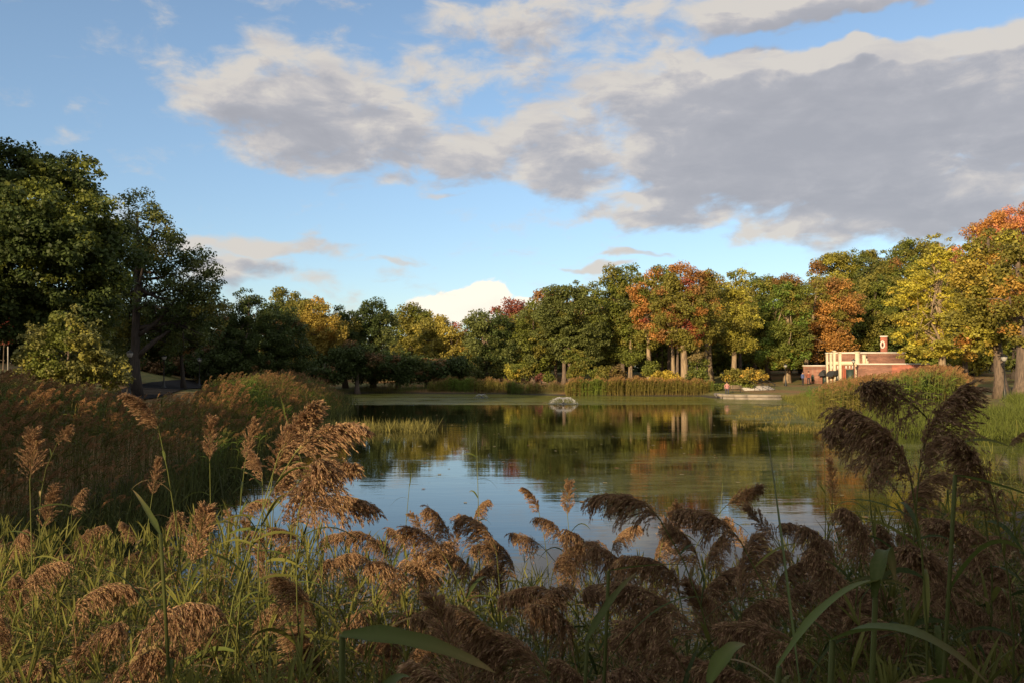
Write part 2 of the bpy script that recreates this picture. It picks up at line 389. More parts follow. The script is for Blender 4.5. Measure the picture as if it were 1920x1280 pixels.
film = b.mr(b.m('ADD', region, nz), 0.42, 1.0)
film = b.m('MULTIPLY', film, b.mr(region, 0.02, 0.3))
film = b.m('MULTIPLY', film, b.mr(nf, 0.3, 0.62, 0.45, 1.0))
film = b.m('MULTIPLY', film, b.mr(Y, 20, 60, 0.55, 0.97))
W = b.n('ShaderNodeBsdfPrincipled'); W.inputs['Base Color'].default_value = (0.012, 0.015, 0.006, 1)
W.inputs['Roughness'].default_value = 0.015; W.inputs['IOR'].default_value = 1.33
bn = b.n('ShaderNodeBump'); bn.inputs['Strength'].default_value = 1.0; bn.inputs['Distance'].default_value = 1.0
wv = b.v('MULTIPLY', geo, (0.30, 1.0, 1.0))
rp = b.noise(wv, 5.5, 3, 0.5, 0.4); rl = b.noise(wv, 1.1, 2, 0.5, 0.3)
calm = b.mr(b.noise(b.v('MULTIPLY', geo, (0.12, 0.5, 1)), 0.35, 3, 0.5), 0.35, 0.65, 0.25, 1.0)
hgt = b.m('MULTIPLY', b.m('ADD', b.m('MULTIPLY', rp, 0.0022), b.m('MULTIPLY', rl, 0.006)), calm)
b.put(bn.inputs['Height'], hgt); b.put(W.inputs['Normal'], bn.outputs[0])
A = b.n('ShaderNodeBsdfPrincipled'); A.inputs['Specular IOR Level'].default_value = 0.12; A.inputs['Roughness'].default_value = 0.4; A.inputs['IOR'].default_value = 1.33
b.put(A.inputs['Base Color'], b.mix(b.mr(nb_, 0.3, 0.7), (0.10, 0.112, 0.020, 1), (0.18, 0.175, 0.033, 1)))
b.put(A.inputs['Normal'], bn.outputs[0])
mx = b.n('ShaderNodeMixShader'); b.put(mx.inputs[0], film); b.put(mx.inputs[1], W.outputs[0]); b.put(mx.inputs[2], A.outputs[0]); b.put(o.inputs[0], mx.outputs[0])
wm = MB(); wm.add([(-26, 5.5, 0), (30, 5.5, 0), (30, 108, 0), (-26, 108, 0)], np.array([[0, 1, 2, 3]]))
tag(wm.build('water', mt), kind='structure')

# ------------------------------------------------------------------ trees
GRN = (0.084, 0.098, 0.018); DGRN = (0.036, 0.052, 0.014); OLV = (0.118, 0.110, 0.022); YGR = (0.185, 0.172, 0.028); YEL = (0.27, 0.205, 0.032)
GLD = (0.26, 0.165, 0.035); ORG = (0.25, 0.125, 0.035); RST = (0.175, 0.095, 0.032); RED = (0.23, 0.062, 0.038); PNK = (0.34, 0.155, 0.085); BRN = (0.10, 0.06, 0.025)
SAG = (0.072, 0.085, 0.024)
def leaf_cloud(cen, rad, s, cols, rng, cov=1.0, flat=0.75, elong=1.0, up=0.5):
    """many small leaf quads on clumps. cen (n,3), rad (n,), cols (n,3)"""
    n = np.maximum(6, (cov * 7.5 * rad ** 2 / s ** 2)).astype(int)
    n = np.minimum(n, 900)
    k = np.repeat(np.arange(len(cen)), n); N = len(k)
    d = nrm(rng.normal(size=(N, 3))); rr = rng.random(N) ** 0.45
    p = cen[k] + d * (rr * rad[k])[:, None] * np.array([1, 1, flat])
    nn = nrm(d * 0.7 + np.array([0, 0, up]) + rng.normal(size=(N, 3)) * 0.55)
    t = nrm(np.cross(nn, rng.normal(size=(N, 3)))); u = np.cross(nn, t)
    sz = s * (0.5 + 1.0 * rng.random(N) ** 1.4)[:, None]
    a, c = t * sz * 0.62 * elong, u * sz * 0.5
    V = np.stack([p - a, p + c * 0.9 + a * 0.1, p + a, p - c * 0.9 + a * 0.1], 1).reshape(-1, 3)
    col = cols[k] * (0.75 + 0.5 * rng.random(N))[:, None]
    return V, np.arange(4 * N).reshape(-1, 4), np.repeat(col, 4, 0)
def lumps(c, r, rng, n, spread=0.62, k=0.5):
    """break an envelope ellipsoid into a core and outer lobes"""
    L = [(np.array(c, float), np.array(r, float) * 0.72)]
    for i in range(n):
        d = nrm(rng.normal(size=3)); d[2] = d[2] * 0.8 + 0.12
        q = k * (0.75 + 0.5 * rng.random())
        L.append((np.array(c) + d * np.array(r) * (1 - q * 0.85), np.array(r) * q))
    return L
def crown_mesh(name, lobes, rng, s, rc, pal, cov=1.0, cl=1.5, inner=0.25, patch=None, elong=1.0, up=0.5, flat=0.72):
    C_, R_ = [], []
    for c, r in lobes:
        area = 4 * math.pi * ((r[0] * r[1]) ** 1.6 / 3 + (r[0] * r[2]) ** 1.6 / 3 + (r[1] * r[2]) ** 1.6 / 3) ** (1 / 1.6)
        n = max(3, int(area / (math.pi * rc * rc) * cl))
        d = nrm(rng.normal(size=(n, 3))); f = np.where(rng.random(n) < inner, rng.random(n) * 0.7, 0.74 + 0.36 * rng.random(n) ** 1.5)
        q = c + d * r * f[:, None]
        C_.append(q); R_.append(rc * (0.6 + 0.75 * rng.random(n)) * np.where(f > 0.98, 0.6, 1.0))
    C_, R_ = np.concatenate(C_), np.concatenate(R_)
    # drop clumps deep inside other lobes
    keep = np.ones(len(C_), bool)
    for c, r in lobes:
        keep &= ~((((C_ - c) / r) ** 2).sum(1) < 0.22)
    deep = rng.random(len(C_)) < 0.35; C_, R_ = C_[keep | deep], R_[keep | deep]
    cols = np.array([x[0] for x in pal]); w = np.array([x[1] for x in pal], float); w /= w.sum()
    # leaf colour comes in patches: neighbouring clumps turn together
    f = rng.normal(size=(len(pal), 3)) * (0.9 / max(2.0, lobes[0][1][0])); ph = rng.random(len(pal)) * 6.28
    sc = np.sin(C_ @ f.T * 2.2 + ph) + rng.normal(size=(len(C_), len(pal))) * 0.55 + np.log(w) * 1.25
    cc = 2.1 * cols[sc.argmax(1)] * (0.85 + 0.3 * rng.random(len(C_)))[:, None]
    if patch:
        for (pc, pr, pcol) in patch:
            m = (((C_ - np.array(pc)) / pr) ** 2).sum(1) < 1; cc[m] = 1.8 * np.array(pcol) * (0.85 + 0.3 * rng.random(m.sum()))[:, None]
    V, F_, T = leaf_cloud(C_, R_, s, cc, rng, cov, flat, elong, up)
    return mesh_np(name, V, F_, M['leaf'], T)
def trunk_mesh(base, top, r0, lobes, rng, mat, nlimb=6, twist=0.3, fork=0.45):
    mb = MB(); base, top = np.array(base, float), np.array(top, float)
    n = 9; t = np.linspace(0, 1, n)[:, None]
    H = top[2] - base[2]
    wob = np.c_[np.sin(t * 4 + rng.random() * 6), np.cos(t * 3.3 + rng.random() * 6), t * 0] * twist * r0 * t
    pts = base + (top - base) * t + wob
    rad = r0 * (1 - 0.8 * t[:, 0]); rad[0] *= 1.7; rad[1] *= 1.02
    pts[0, 2] -= 0.3
    mb.tube(pts, rad, 9)
    for i in range(nlimb):
        c, r = lobes[(i + 1) % len(lobes)]
        f = fork + (0.92 - fork) * rng.random(); k = f * (n - 1); a = int(k); q0 = pts[a] + (pts[min(a + 1, n - 1)] - pts[a]) * (k - a)
        q2 = c + rng.normal(size=3) * r * 0.3; mid = (q0 + q2) / 2 + np.array([0, 0, -0.08 * H * rng.random()]) + rng.normal(size=3) * 0.04 * H
        tt = np.linspace(0, 1, 6)[:, None]; pp = q0 * (1 - tt) ** 2 + 2 * mid * tt * (1 - tt) + q2 * tt ** 2
        rl = r0 * (1 - 0.8 * f) * 0.7
        mb.tube(pp, rl * (1 - 0.82 * tt[:, 0]), 6)
        for j in range(3):
            s0 = pp[2 + j % 3]; s1 = s0 + nrm(rng.normal(size=3) + nrm(q2 - q0) * 0.8 + np.array([0, 0, 0.4])) * H * (0.10 + 0.1 * rng.random())
            mb.tube([s0, (s0 + s1) / 2 + rng.normal(size=3) * 0.1, s1], [rl * 0.35, rl * 0.22, rl * 0.06], 5)
    return mb.mesh('trunk', mat, smooth=True)
TREE_N = [0]; PXOF = {}
def tree(name, label, cat, px, top, bot, hw, Yd, pal, lobes_px=None, trunk=None, r0=0.32, mat='bark', s=None, rc=None, cov=1.0, cl=1.5,
         group=None, n=7, k=0.5, depth=0.9, nlimb=7, inner=0.25, patch=None, elong=1.0, flat=0.72, fork=0.45, seed=None, up=0.5, basez=None):
    """px,top,bot,hw: the crown as it stands in the picture at distance Yd; trunk: picture x of the foot"""
    TREE_N[0] += 1; rng = np.random.default_rng(seed or 100 + TREE_N[0])
    a, z = at(px, top, Yd), at(px, bot, Yd)
    c = np.array([a.x, Yd, (a.z + z.z) / 2]); r = np.array([hw * Yd / F, hw * Yd / F * depth, (a.z - z.z) / 2])
    if lobes_px:
        L = []
        for (lx, ly, rw, rh, dy) in lobes_px:
            q = at(lx, ly, Yd + dy); sc_ = (Yd + dy) / F
            L.append((np.array(q), np.array([rw * sc_, rw * sc_ * depth, rh * sc_])))
    else: L = lumps(c, r, rng, n, k=k)
    s = s or max(0.11, Yd * 0.00175); rc = rc or max(0.55, Yd * 0.0085)
    tx = at(trunk if trunk else px, HOR, Yd).x
    bz = g1(tx, Yd) if basez is None else basez
    root = empty(name, (tx, Yd, bz), label, cat, group); PXOF[root.name] = (px, top, Yd)
    off = np.array([tx, Yd, bz])
    Ll = [(q - off, r_) for q, r_ in L]
    if patch: patch = [(np.array(at(a_, b_, Yd)) - off, np.array([w_, w_, h_]) * Yd / F, col_) for a_, b_, w_, h_, col_ in patch]
    cm = crown_mesh('crown', Ll, rng, s, rc, pal, cov, cl, inner, patch, elong, up, flat)
    topz = max(q[2] + r_[2] * 0.4 for q, r_ in Ll)
    lc = Ll[0][0]
    tm = trunk_mesh((0, 0, 0), (lc[0] * 0.8, lc[1] * 0.8, topz), r0, Ll, rng, M[mat], nlimb, fork=fork)
    link('crown', cm, root); link('trunk', tm, root)
    return root

# ---- the left bank
tree('maple_tree', 'huge dense dark green maple at the far left, tallest tree of the left bank', 'tree', 80, 268, 650, 150, 47,
     [(GRN, 2.5), (DGRN, 6), (OLV, 0.8), (GLD, 0.1)],
     lobes_px=[(60,420,150,130,0),(20,330,75,62,-1),(130,335,62,50,-1),(-60,380,90,100,0),(165,420,58,62,-2),(30,500,120,90,-3),(-40,560,100,80,-2),
               (150,520,80,80,-2),(95,590,80,55,-1),(215,470,48,60,1),(-120,480,90,120,1),(60,390,60,50,-4),(120,450,60,45,-4),(20,440,50,45,-5),(190,560,60,70,1),(-10,600,60,50,-3)],
     trunk=-70, r0=0.5, mat='bark_dark', s=0.16, rc=0.66, cov=1.15, cl=1.7, nlimb=10, seed=11)
tree('locust_tree', 'thin leaved dark tree with a leaning forked trunk beside the huge maple', 'tree', 300, 352, 640, 120, 64,
     [(SAG, 4), (DGRN, 3), (OLV, 1.5), (RST, 0.3)],
     lobes_px=[(255,425,58,72,0),(310,490,62,62,0),(375,520,45,50,1),(235,500,55,70,2),(300,560,90,60,2),(360,585,60,50,2),(225,590,50,55,2),(290,450,40,60,-1),(395,560,30,45,1),(225,640,45,44,2),(345,630,46,36,3)],
     trunk=254, r0=0.42, mat='bark_dark', s=0.13, rc=0.75, cov=0.42, cl=1.25, nlimb=16, fork=0.18, seed=21, elong=1.5)
tree('rusty_tree', 'low tree with rust and gold leaves behind the leaning forked trunk', 'tree', 330, 560, 690, 90, 78,
     [(RST, 0.6), (BRN, 2), (DGRN, 4), (OLV, 1), (GLD, 0.3)], trunk=345, r0=0.22, mat='bark_dark', n=7, seed=22)
tree('hedge_tree', 'dark bushy tree filling the gap under the huge maple', 'tree', 190, 600, 705, 65, 74, [(DGRN, 5), (OLV, 1)], trunk=200, n=5, seed=23)
tree('young_tree', 'sunlit yellow green young tree standing in front of the huge maple', 'tree', 130, 570, 715, 95, 34,
     [(OLV, 3), ((0.105, 0.105, 0.03), 4), (GRN, 2), ((0.15, 0.13, 0.04), 0.6)],
     lobes_px=[(135,615,38,42,0),(72,640,40,34,0),(125,665,72,48,0),(60,690,42,30,0),(185,690,46,34,0.4),(165,640,30,40,0),(110,705,70,26,0),(222,706,24,22,0.8)],
     trunk=122, r0=0.09, mat='bark', s=0.10, rc=0.34, cov=0.8, cl=1.4, nlimb=8, seed=24)
t = tree('staked_sapling', 'small red leaved sapling tied between two pale stakes at the left edge', 'tree', 8, 598, 652, 22, 58,
     [(RED, 1), ((0.16, 0.05, 0.035), 3)], trunk=6, r0=0.05, s=0.12, rc=0.35, cov=0.6, n=3, seed=25)
for dx in (-0.35, 0.35):
    mb = MB(); mb.tube([(dx, 0, -0.2), (dx * 0.85, 0, 2.1)], 0.035, 6, cap=True); mb.build('stake', M['steps'], t)
tree('oak_tree', 'dark shaded oak with a reddish tuft on top, left of the gold topped tree', 'tree', 470, 545, 715, 60, 92, [(BRN, 1), (DGRN, 6), (RST, 0.15)],
     lobes_px=[(465,600,50,52,0),(420,625,45,55,0),(520,625,50,55,0),(470,660,70,50,0),(462,560,20,16,0),(540,660,50,50,1),(410,680,60,40,0)], seed=31)
tree('oak_tree', 'pale green tree top rising behind the shaded oak', 'tree', 548, 538, 700, 45, 124, [(SAG, 4), (OLV, 1)],
     lobes_px=[(535,565,20,26,0),(562,578,26,30,0),(545,620,48,60,0)], seed=32)
tree('maple_tree', 'round gold topped maple on the far left shore, lower half in shade', 'tree', 590, 557, 705, 45, 104, [(GLD, 1.5), ((0.19, 0.145, 0.03), 5), (OLV, 2)],
     lobes_px=[(592,592,36,36,0),(575,625,34,40,0),(612,632,42,46,0),(590,670,52,40,0)], seed=33, cl=1.7)
tree('oak_tree', 'narrow dark tree with yellow flecks between the gold topped maple and a dark green tree', 'tree', 648, 570, 710, 32, 108, [(DGRN, 4), (OLV, 2), (YEL, 0.7)],
     lobes_px=[(637,600,18,24,0),(655,612,26,24,0),(645,660,42,50,0)], seed=34)
tree('oak_tree', 'dark green rounded oak standing alone above its neighbours on the far left shore', 'tree', 700, 563, 710, 42, 110, [(SAG, 3), (DGRN, 4)],
     lobes_px=[(700,592,30,28,0),(718,606,24,24,0),(684,606,22,26,0),(700,650,46,44,0),(695,690,50,30,0)], seed=35)
tree('oak_tree', 'low dark oak at the head of the pond under the dark green rounded oak', 'tree', 670, 640, 718, 60, 102, [(DGRN, 4), (BRN, 1)], seed=36, n=5)
tree('maple_tree', 'green tree left of the olive yellow pair at the head of the pond', 'tree', 768, 570, 700, 38, 128, [(GRN, 3), (OLV, 3), (YGR, 1)],
     lobes_px=[(775,592,30,20,0),(752,620,26,30,0),(790,625,36,36,0),(765,670,44,40,0)], seed=37)
tree('maple_tree', 'olive yellow tree under the white cloud, left one of a pair', 'tree', 812, 592, 705, 34, 122, [((0.20, 0.17, 0.035), 4), (OLV, 3), (GLD, 0.6)],
     lobes_px=[(808,612,30,24,0),(815,650,40,40,0)], seed=38)
tree('maple_tree', 'olive yellow tree under the white cloud, right one of a pair', 'tree', 848, 597, 705, 30, 121, [((0.20, 0.17, 0.035), 4), (OLV, 3), (GLD, 0.8)],
     lobes_px=[(845,618,30,24,0),(852,655,34,40,0)], seed=39, patch=[(866,612,14,14,RED)])
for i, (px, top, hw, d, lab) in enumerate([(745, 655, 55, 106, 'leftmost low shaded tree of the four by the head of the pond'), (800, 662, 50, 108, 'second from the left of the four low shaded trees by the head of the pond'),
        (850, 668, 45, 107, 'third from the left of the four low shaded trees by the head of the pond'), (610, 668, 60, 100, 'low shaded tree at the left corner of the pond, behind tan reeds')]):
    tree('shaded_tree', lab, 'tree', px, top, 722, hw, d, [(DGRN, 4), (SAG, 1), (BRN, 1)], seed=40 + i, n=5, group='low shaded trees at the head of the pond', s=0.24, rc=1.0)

# ---- the far shore, from left to right
tree('oak_tree', 'dark green oak right of the white cloud on the far shore', 'tree', 915, 582, 705, 46, 112, [(SAG, 4), (DGRN, 3)],
     lobes_px=[(898,606,28,24,0),(925,612,34,26,0),(905,645,38,36,0),(935,655,36,36,0),(915,685,44,24,0)], seed=51)
tree('maple_tree', 'dark red tree top showing behind the far shore oaks', 'tree', 962, 560, 660, 42, 134, [((0.16, 0.058, 0.04), 4), (RST, 2), (BRN, 1)],
     lobes_px=[(958,580,34,20,0),(940,605,32,26,0),(985,600,34,30,0)], seed=52, cov=0.7)
tree('oak_tree', 'green oak with a low hanging crown left of the tall far shore trees', 'tree', 1000, 566, 700, 40, 112, [(GRN, 4), (OLV, 2), (SAG, 3)],
     lobes_px=[(1002,598,38,34,0),(985,640,34,36,0),(1012,655,36,40,0),(1000,690,30,18,0)], seed=53, patch=[(1012,642,8,6,RED)])
tree('oak_tree', 'broad grey green oak with feathery leaves on the far shore', 'tree', 1070, 530, 690, 66, 110, [(SAG, 6), (GRN, 2), (OLV, 1)],
     lobes_px=[(1062,560,44,30,0),(1098,556,32,26,0),(1040,590,38,34,-1),(1085,600,48,40,-1),(1060,640,52,36,0),(1110,640,36,40,0),(1030,630,30,36,0)], seed=54, flat=0.6)
tree('oak_tree', 'rust topped tree peeping over the left end of the grey green oak', 'tree', 1026, 540, 640, 26, 128, [(RST, 3), (OLV, 2)],
     lobes_px=[(1024,562,24,20,0),(1030,600,30,40,0)], seed=55)
tree('oak_tree', 'tall green oak next to the orange and red maples, taller than the grey green oak', 'tree', 1170, 500, 690, 50, 114, [(GRN, 6), (OLV, 3), (SAG, 2)],
     lobes_px=[(1150,530,28,30,0),(1186,522,28,24,0),(1168,565,42,34,0),(1140,600,34,36,-1),(1180,610,40,36,-1),(1150,650,36,30,0),(1190,650,30,30,0)], seed=56,
     patch=[(1150,595,12,22,(0.17,0.12,0.03))])
tree('maple_tree', 'orange and green maple between the tall green oak and the red maple', 'tree', 1218, 498, 660, 36, 108, [(ORG, 2), (OLV, 4), (RST, 1.5), (GRN, 2)],
     lobes_px=[(1208,548,28,26,0),(1238,524,26,28,0),(1218,590,34,36,0),(1215,630,28,24,0)], trunk=1218, r0=0.34, mat='bark_pale', seed=57,
     patch=[(1200,545,20,20,ORG),(1212,600,12,16,RED)])
tree('maple_tree', 'red and orange maple with a pale forked trunk on the far shore', 'tree', 1284, 494, 665, 58, 98, [(RST, 3), (RED, 0.8), (ORG, 1.6), (OLV, 5), (GRN, 1.5)],
     lobes_px=[(1276,520,30,26,0),(1312,540,34,34,0),(1255,560,34,36,0),(1290,580,44,36,-1),(1250,610,32,30,0),(1300,630,36,32,0),(1330,590,28,40,0.5),(1270,640,24,22,0)],
     trunk=1284, r0=0.5, mat='bark_pale', seed=58, fork=0.3, nlimb=10, patch=[(1240,552,12,16,RED),(1285,532,18,14,RED),(1290,618,18,20,RED),(1262,590,14,12,RED),(1278,505,22,14,ORG)])
tree('maple_tree', 'olive gold tree top directly behind the red maple', 'tree', 1330, 505, 680, 34, 120, [(OLV, 3), (GLD, 1.5), (YGR, 2)],
     lobes_px=[(1322,526,16,18,0),(1338,548,30,32,0),(1334,610,36,50,0)], trunk=1333, r0=0.35, mat='bark_pale', seed=59)
tree('maple_tree', 'yellow green maple on a straight trunk right of the red maple', 'tree', 1380, 504, 655, 38, 104, [(YGR, 5), (OLV, 3), (GRN, 1)],
     lobes_px=[(1382,528,22,24,0),(1376,565,32,32,0),(1392,600,36,30,-1),(1366,620,32,26,-1),(1385,640,32,18,-1)], trunk=1375, r0=0.38, mat='bark_pale', seed=60, fork=0.35,
     patch=[(1350,650,12,10,RST)])
tree('oak_tree', 'mid green oak just right of the yellow green maple', 'tree', 1440, 512, 690, 44, 118, [(GRN, 4), (OLV, 3)],
     lobes_px=[(1428,536,28,24,0),(1455,545,30,26,0),(1440,590,44,40,0),(1420,640,34,36,0)], seed=61)
tree('maple_tree', 'bright green maple with low boughs and a short trunk near the steps', 'tree', 1470, 518, 692, 46, 112, [(GRN, 6), ((0.08, 0.12, 0.02), 4), (OLV, 2)],
     lobes_px=[(1480,545,32,28,0),(1452,590,34,34,0),(1490,600,34,38,0),(1470,640,46,32,-1),(1445,668,30,20,-2),(1485,672,26,18,-1)], trunk=1476, r0=0.4, mat='bark_pale', seed=62,
     patch=[(1475,523,40,12,(0.15,0.09,0.03)),(1482,657,4,4,RED)])
tree('oak_tree', 'rust orange oak above the left end of the brick pavilion', 'tree', 1555, 522, 665, 58, 116, [(RST, 3), ((0.24, 0.13, 0.035), 5), (OLV, 4)],
     lobes_px=[(1538,545,24,24,0),(1570,545,24,22,0),(1595,568,28,20,0),(1530,590,32,32,0),(1570,595,40,30,0),(1530,640,34,34,0),(1570,650,36,26,0)], trunk=1508, r0=0.4, mat='bark_pale', seed=63, cov=0.85)
tree('maple_tree', 'rounded yellow green maple behind the rust orange oak', 'tree', 1600, 475, 640, 66, 138, [(YGR, 3), (OLV, 4), (GRN, 3)],
     lobes_px=[(1560,505,44,28,0),(1610,500,50,30,0),(1640,530,40,40,0),(1590,560,60,50,0)], seed=64, patch=[(1530,500,26,10,RST)])
tree('maple_tree', 'deep green tree filling the space between the rust orange oak and the bright yellow tree', 'tree', 1650, 500, 665, 52, 124, [(GRN, 5), (DGRN, 2), (OLV, 3)],
     lobes_px=[(1640,545,34,30,0),(1670,560,36,34,0),(1645,600,44,36,-1),(1680,625,40,34,-1),(1620,640,34,28,0)], trunk=1640, seed=65)
tree('oak_tree', 'green tree with a high crown behind the bright yellow tree', 'tree', 1705, 450, 640, 54, 136, [(GRN, 4), (OLV, 3)],
     lobes_px=[(1675,495,36,30,0),(1715,478,40,30,0),(1740,500,34,40,0),(1700,560,60,60,0)], seed=66)
tree('yellow_tree', 'bright yellow feathery tree with bare forked limbs right of the pavilion', 'tree', 1755, 436, 690, 72, 88, [(YGR, 5), (YEL, 2.5), ((0.26, 0.23, 0.03), 5)],
     lobes_px=[(1758,470,24,34,0),(1745,520,38,38,0),(1785,520,26,50,0),(1712,540,36,26,0),(1705,590,34,32,0),(1760,590,50,40,0),(1725,640,50,36,0),(1785,640,38,36,0),(1690,560,24,20,0)],
     trunk=1768, r0=0.42, mat='bark_pale', seed=67, cov=0.5, cl=1.25, nlimb=20, fork=0.2, flat=0.5, elong=1.5)
tree('maple_tree', 'huge orange topped maple at the right edge of the park', 'tree', 1880, 388, 560, 92, 92, [(PNK, 5), (ORG, 4), (GLD, 1.5)],
     lobes_px=[(1880,425,44,32,0),(1930,410,60,26,0),(1845,440,34,24,0),(1815,480,28,24,0),(1910,470,70,40,0),(1990,450,80,50,0)], trunk=1990, seed=68, cov=0.85, r0=0.5)
tree('maple_tree', 'gold and olive maple on a thick straight trunk beside the right lamp', 'tree', 1850, 430, 655, 70, 62, [(OLV, 4), ((0.22, 0.17, 0.03), 4), (YGR, 3), (GLD, 1.5)],
     lobes_px=[(1848,470,40,38,0),(1885,455,30,26,0),(1825,520,38,40,0),(1870,530,50,40,-1),(1830,580,46,40,0),(1880,600,50,40,0),(1810,620,36,30,0),(1850,640,34,20,0)],
     trunk=1877, r0=0.44, mat='bark', seed=69, s=0.17, rc=0.62, cov=0.9, cl=1.7, patch=[(1814,637,9,16,ORG),(1842,572,16,16,GLD)], fork=0.42)
tree('maple_tree', 'gold brown maple on the thickest trunk, cut by the right edge', 'tree', 1935, 440, 650, 70, 56, [(GLD, 2.5), (ORG, 1.5), (OLV, 4), (BRN, 1)],
     lobes_px=[(1915,500,42,40,0),(1960,480,50,44,0),(1900,560,40,36,-1),(1940,570,46,44,0),(1920,625,38,26,0),(1980,560,60,70,0)],
     trunk=1916, r0=0.54, mat='bark', seed=70, s=0.17, rc=0.6, cov=0.85, cl=1.6, fork=0.42)
tree('oak_tree', 'olive tree between the bright yellow tree and the gold and olive maple', 'tree', 1810, 470, 690, 44, 100, [(OLV, 4), (GLD, 1), (GRN, 3)],
     lobes_px=[(1800,510,30,34,0),(1815,570,36,46,0),(1800,640,40,40,0)], seed=71)

# ---- bushes and small trees along the far shore
def bush(name, label, px, top, bot, hw, Yd, pal, seed, **kw):
    return tree(name, label, 'bush' if 'tree' not in name else 'tree', px, top, bot, hw, Yd, pal, seed=seed, n=kw.pop('n', 5), s=kw.pop('s', 0.17), rc=kw.pop('rc', 0.55), r0=kw.pop('r0', 0.09), depth=1.0, **kw)
bush('shore_bush', 'yellow green bush behind the far reeds, right of the dark green oak', 962, 680, 716, 20, 104, [(YGR, 4), (YEL, 2), (GRN, 2)], 81)
bush('shore_bush', 'small dull red bush on the far shore', 1013, 697, 716, 11, 103, [((0.11, 0.045, 0.035), 4), (BRN, 1)], 82, rc=0.4)
bush('shore_bush', 'small green bush beside the dull red bush', 1030, 699, 718, 11, 102, [(GRN, 3), (SAG, 2)], 83, rc=0.4)
bush('shore_tree', 'low spreading green tree hanging down to the far reeds', 1088, 645, 718, 30, 101, [(OLV, 3), (GRN, 4)], 84, rc=0.7)
bush('shore_bush', 'olive bush left of the brown tinged bush on the far shore', 1124, 684, 720, 16, 99, [(OLV, 4), (GRN, 2)], 85)
bush('shore_bush', 'brown tinged upright bush with feathery twigs on the far shore', 1155, 682, 718, 20, 99, [((0.11, 0.08, 0.03), 4), (OLV, 2)], 86, up=1.2)
bush('shore_tree', 'small green tree with a bare stem left of the golden bush', 1180, 655, 690, 22, 106, [(GRN, 4)], 87, trunk=1182)
bush('shore_bush', 'small light green bush at the left of the golden bush', 1219, 676, 706, 18, 100, [(YGR, 2), (GRN, 3)], 88)
bush('shore_bush', 'golden yellow rounded bush in front of the pale trunks', 1250, 694, 720, 30, 97, [(YEL, 3), ((0.24, 0.19, 0.03), 4), (GLD, 1)], 89, lobes_px=[(1240,706,18,10,0),(1262,708,20,11,0),(1250,713,30,9,0)])
bush('cone_tree', 'green cone shaped tree right of the red maple trunk', 1309, 645, 722, 21, 97, [(GRN, 4), (SAG, 3), (OLV, 1.2)], 90, lobes_px=[(1306,664,11,20,0),(1310,690,19,22,0),(1309,708,21,16,0)], rc=0.5, patch=[(1304,660,14,18,(0.15,0.12,0.05))])
bush('shore_tree', 'small spreading golden tree with crooked stems by the steps', 1390, 688, 716, 38, 97, [((0.25, 0.18, 0.035), 4), (GLD, 1.5), (OLV, 3)], 91,
     lobes_px=[(1375,702,20,11,0),(1400,700,24,11,0),(1425,703,16,9,0),(1385,710,24,8,0),(1364,706,12,7,0),(1408,711,16,6,0)], trunk=1399, r0=0.2, mat='bark', rc=0.45, cov=0.75, fork=0.2)
bush('shore_bush', 'low green juniper bush left of the steps', 1372, 718, 729, 34, 96.5, [(GRN, 3), ((0.07, 0.11, 0.025), 3)], 92, rc=0.4, lobes_px=[(1350,724,16,5,0),(1380,723,22,5,0),(1405,726,16,5,0)])
bush('shore_bush', 'dark green bush under the golden tree by the steps', 1340, 722, 735, 16, 95, [(GRN, 3), (DGRN, 2)], 93, rc=0.4)

# ---- shaded woodland behind the lit trees
WP = [[(GRN, 3), (OLV, 3)], [(OLV, 3), (YGR, 2), (GLD, 1)], [(GRN, 4), (SAG, 2)], [(OLV, 4), (RST, 1.5), (GRN, 1)], [(YGR, 2), (GRN, 3)]]
wood = [(-120,420,160,75),(30,500,110,82),(120,560,90,90),(240,560,80,95),(330,590,70,100),(420,600,60,108),(500,580,60,122),(570,610,50,128),(640,600,50,134),(720,615,50,136),(790,620,50,140),
        (860,610,45,142),(930,610,50,140),(1000,600,50,140),(1070,570,55,142),(1140,545,55,144),(1210,535,50,142),(1275,530,55,140),(1345,530,50,142),(1410,535,55,146),(1480,535,55,144),
        (1550,520,55,150),(1620,505,60,150),(1700,490,60,150),(1780,480,60,148),(1850,470,60,140),(1930,450,80,130),(2030,430,90,120),
        (1160,620,50,126),(1240,620,44,128),(1330,625,50,130),(1420,625,50,132),(1500,622,44,130),(1580,620,50,132),(1660,620,55,130),(1740,615,60,126),(1820,600,60,110),(1900,590,60,100),(1990,560,70,88),
        (1010,635,50,124),(930,640,50,124)]
names_w = ['under the rust orange oak', 'behind the pavilion roof']
for i, (px, top, hw, d) in enumerate(wood):
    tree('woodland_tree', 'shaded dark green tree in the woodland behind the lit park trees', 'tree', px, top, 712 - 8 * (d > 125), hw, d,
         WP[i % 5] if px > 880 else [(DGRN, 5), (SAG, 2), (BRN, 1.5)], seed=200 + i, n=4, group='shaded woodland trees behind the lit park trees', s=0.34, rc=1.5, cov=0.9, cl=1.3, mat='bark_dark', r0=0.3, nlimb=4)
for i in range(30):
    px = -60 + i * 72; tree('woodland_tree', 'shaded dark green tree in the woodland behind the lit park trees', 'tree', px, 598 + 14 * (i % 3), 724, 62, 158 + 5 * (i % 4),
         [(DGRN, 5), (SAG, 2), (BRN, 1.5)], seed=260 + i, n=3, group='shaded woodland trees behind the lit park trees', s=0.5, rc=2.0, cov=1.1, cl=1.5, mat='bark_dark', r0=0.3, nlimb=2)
sky_p = ([880, 940, 975, 1010, 1040, 1080, 1110, 1130, 1170, 1250, 1350, 1450, 1500, 1540, 1600, 1640, 1700, 1740, 1800, 1900], [600, 590, 575, 562, 545, 538, 542, 525, 512, 508, 516, 522, 518, 508, 490, 476, 466, 458, 452, 430])
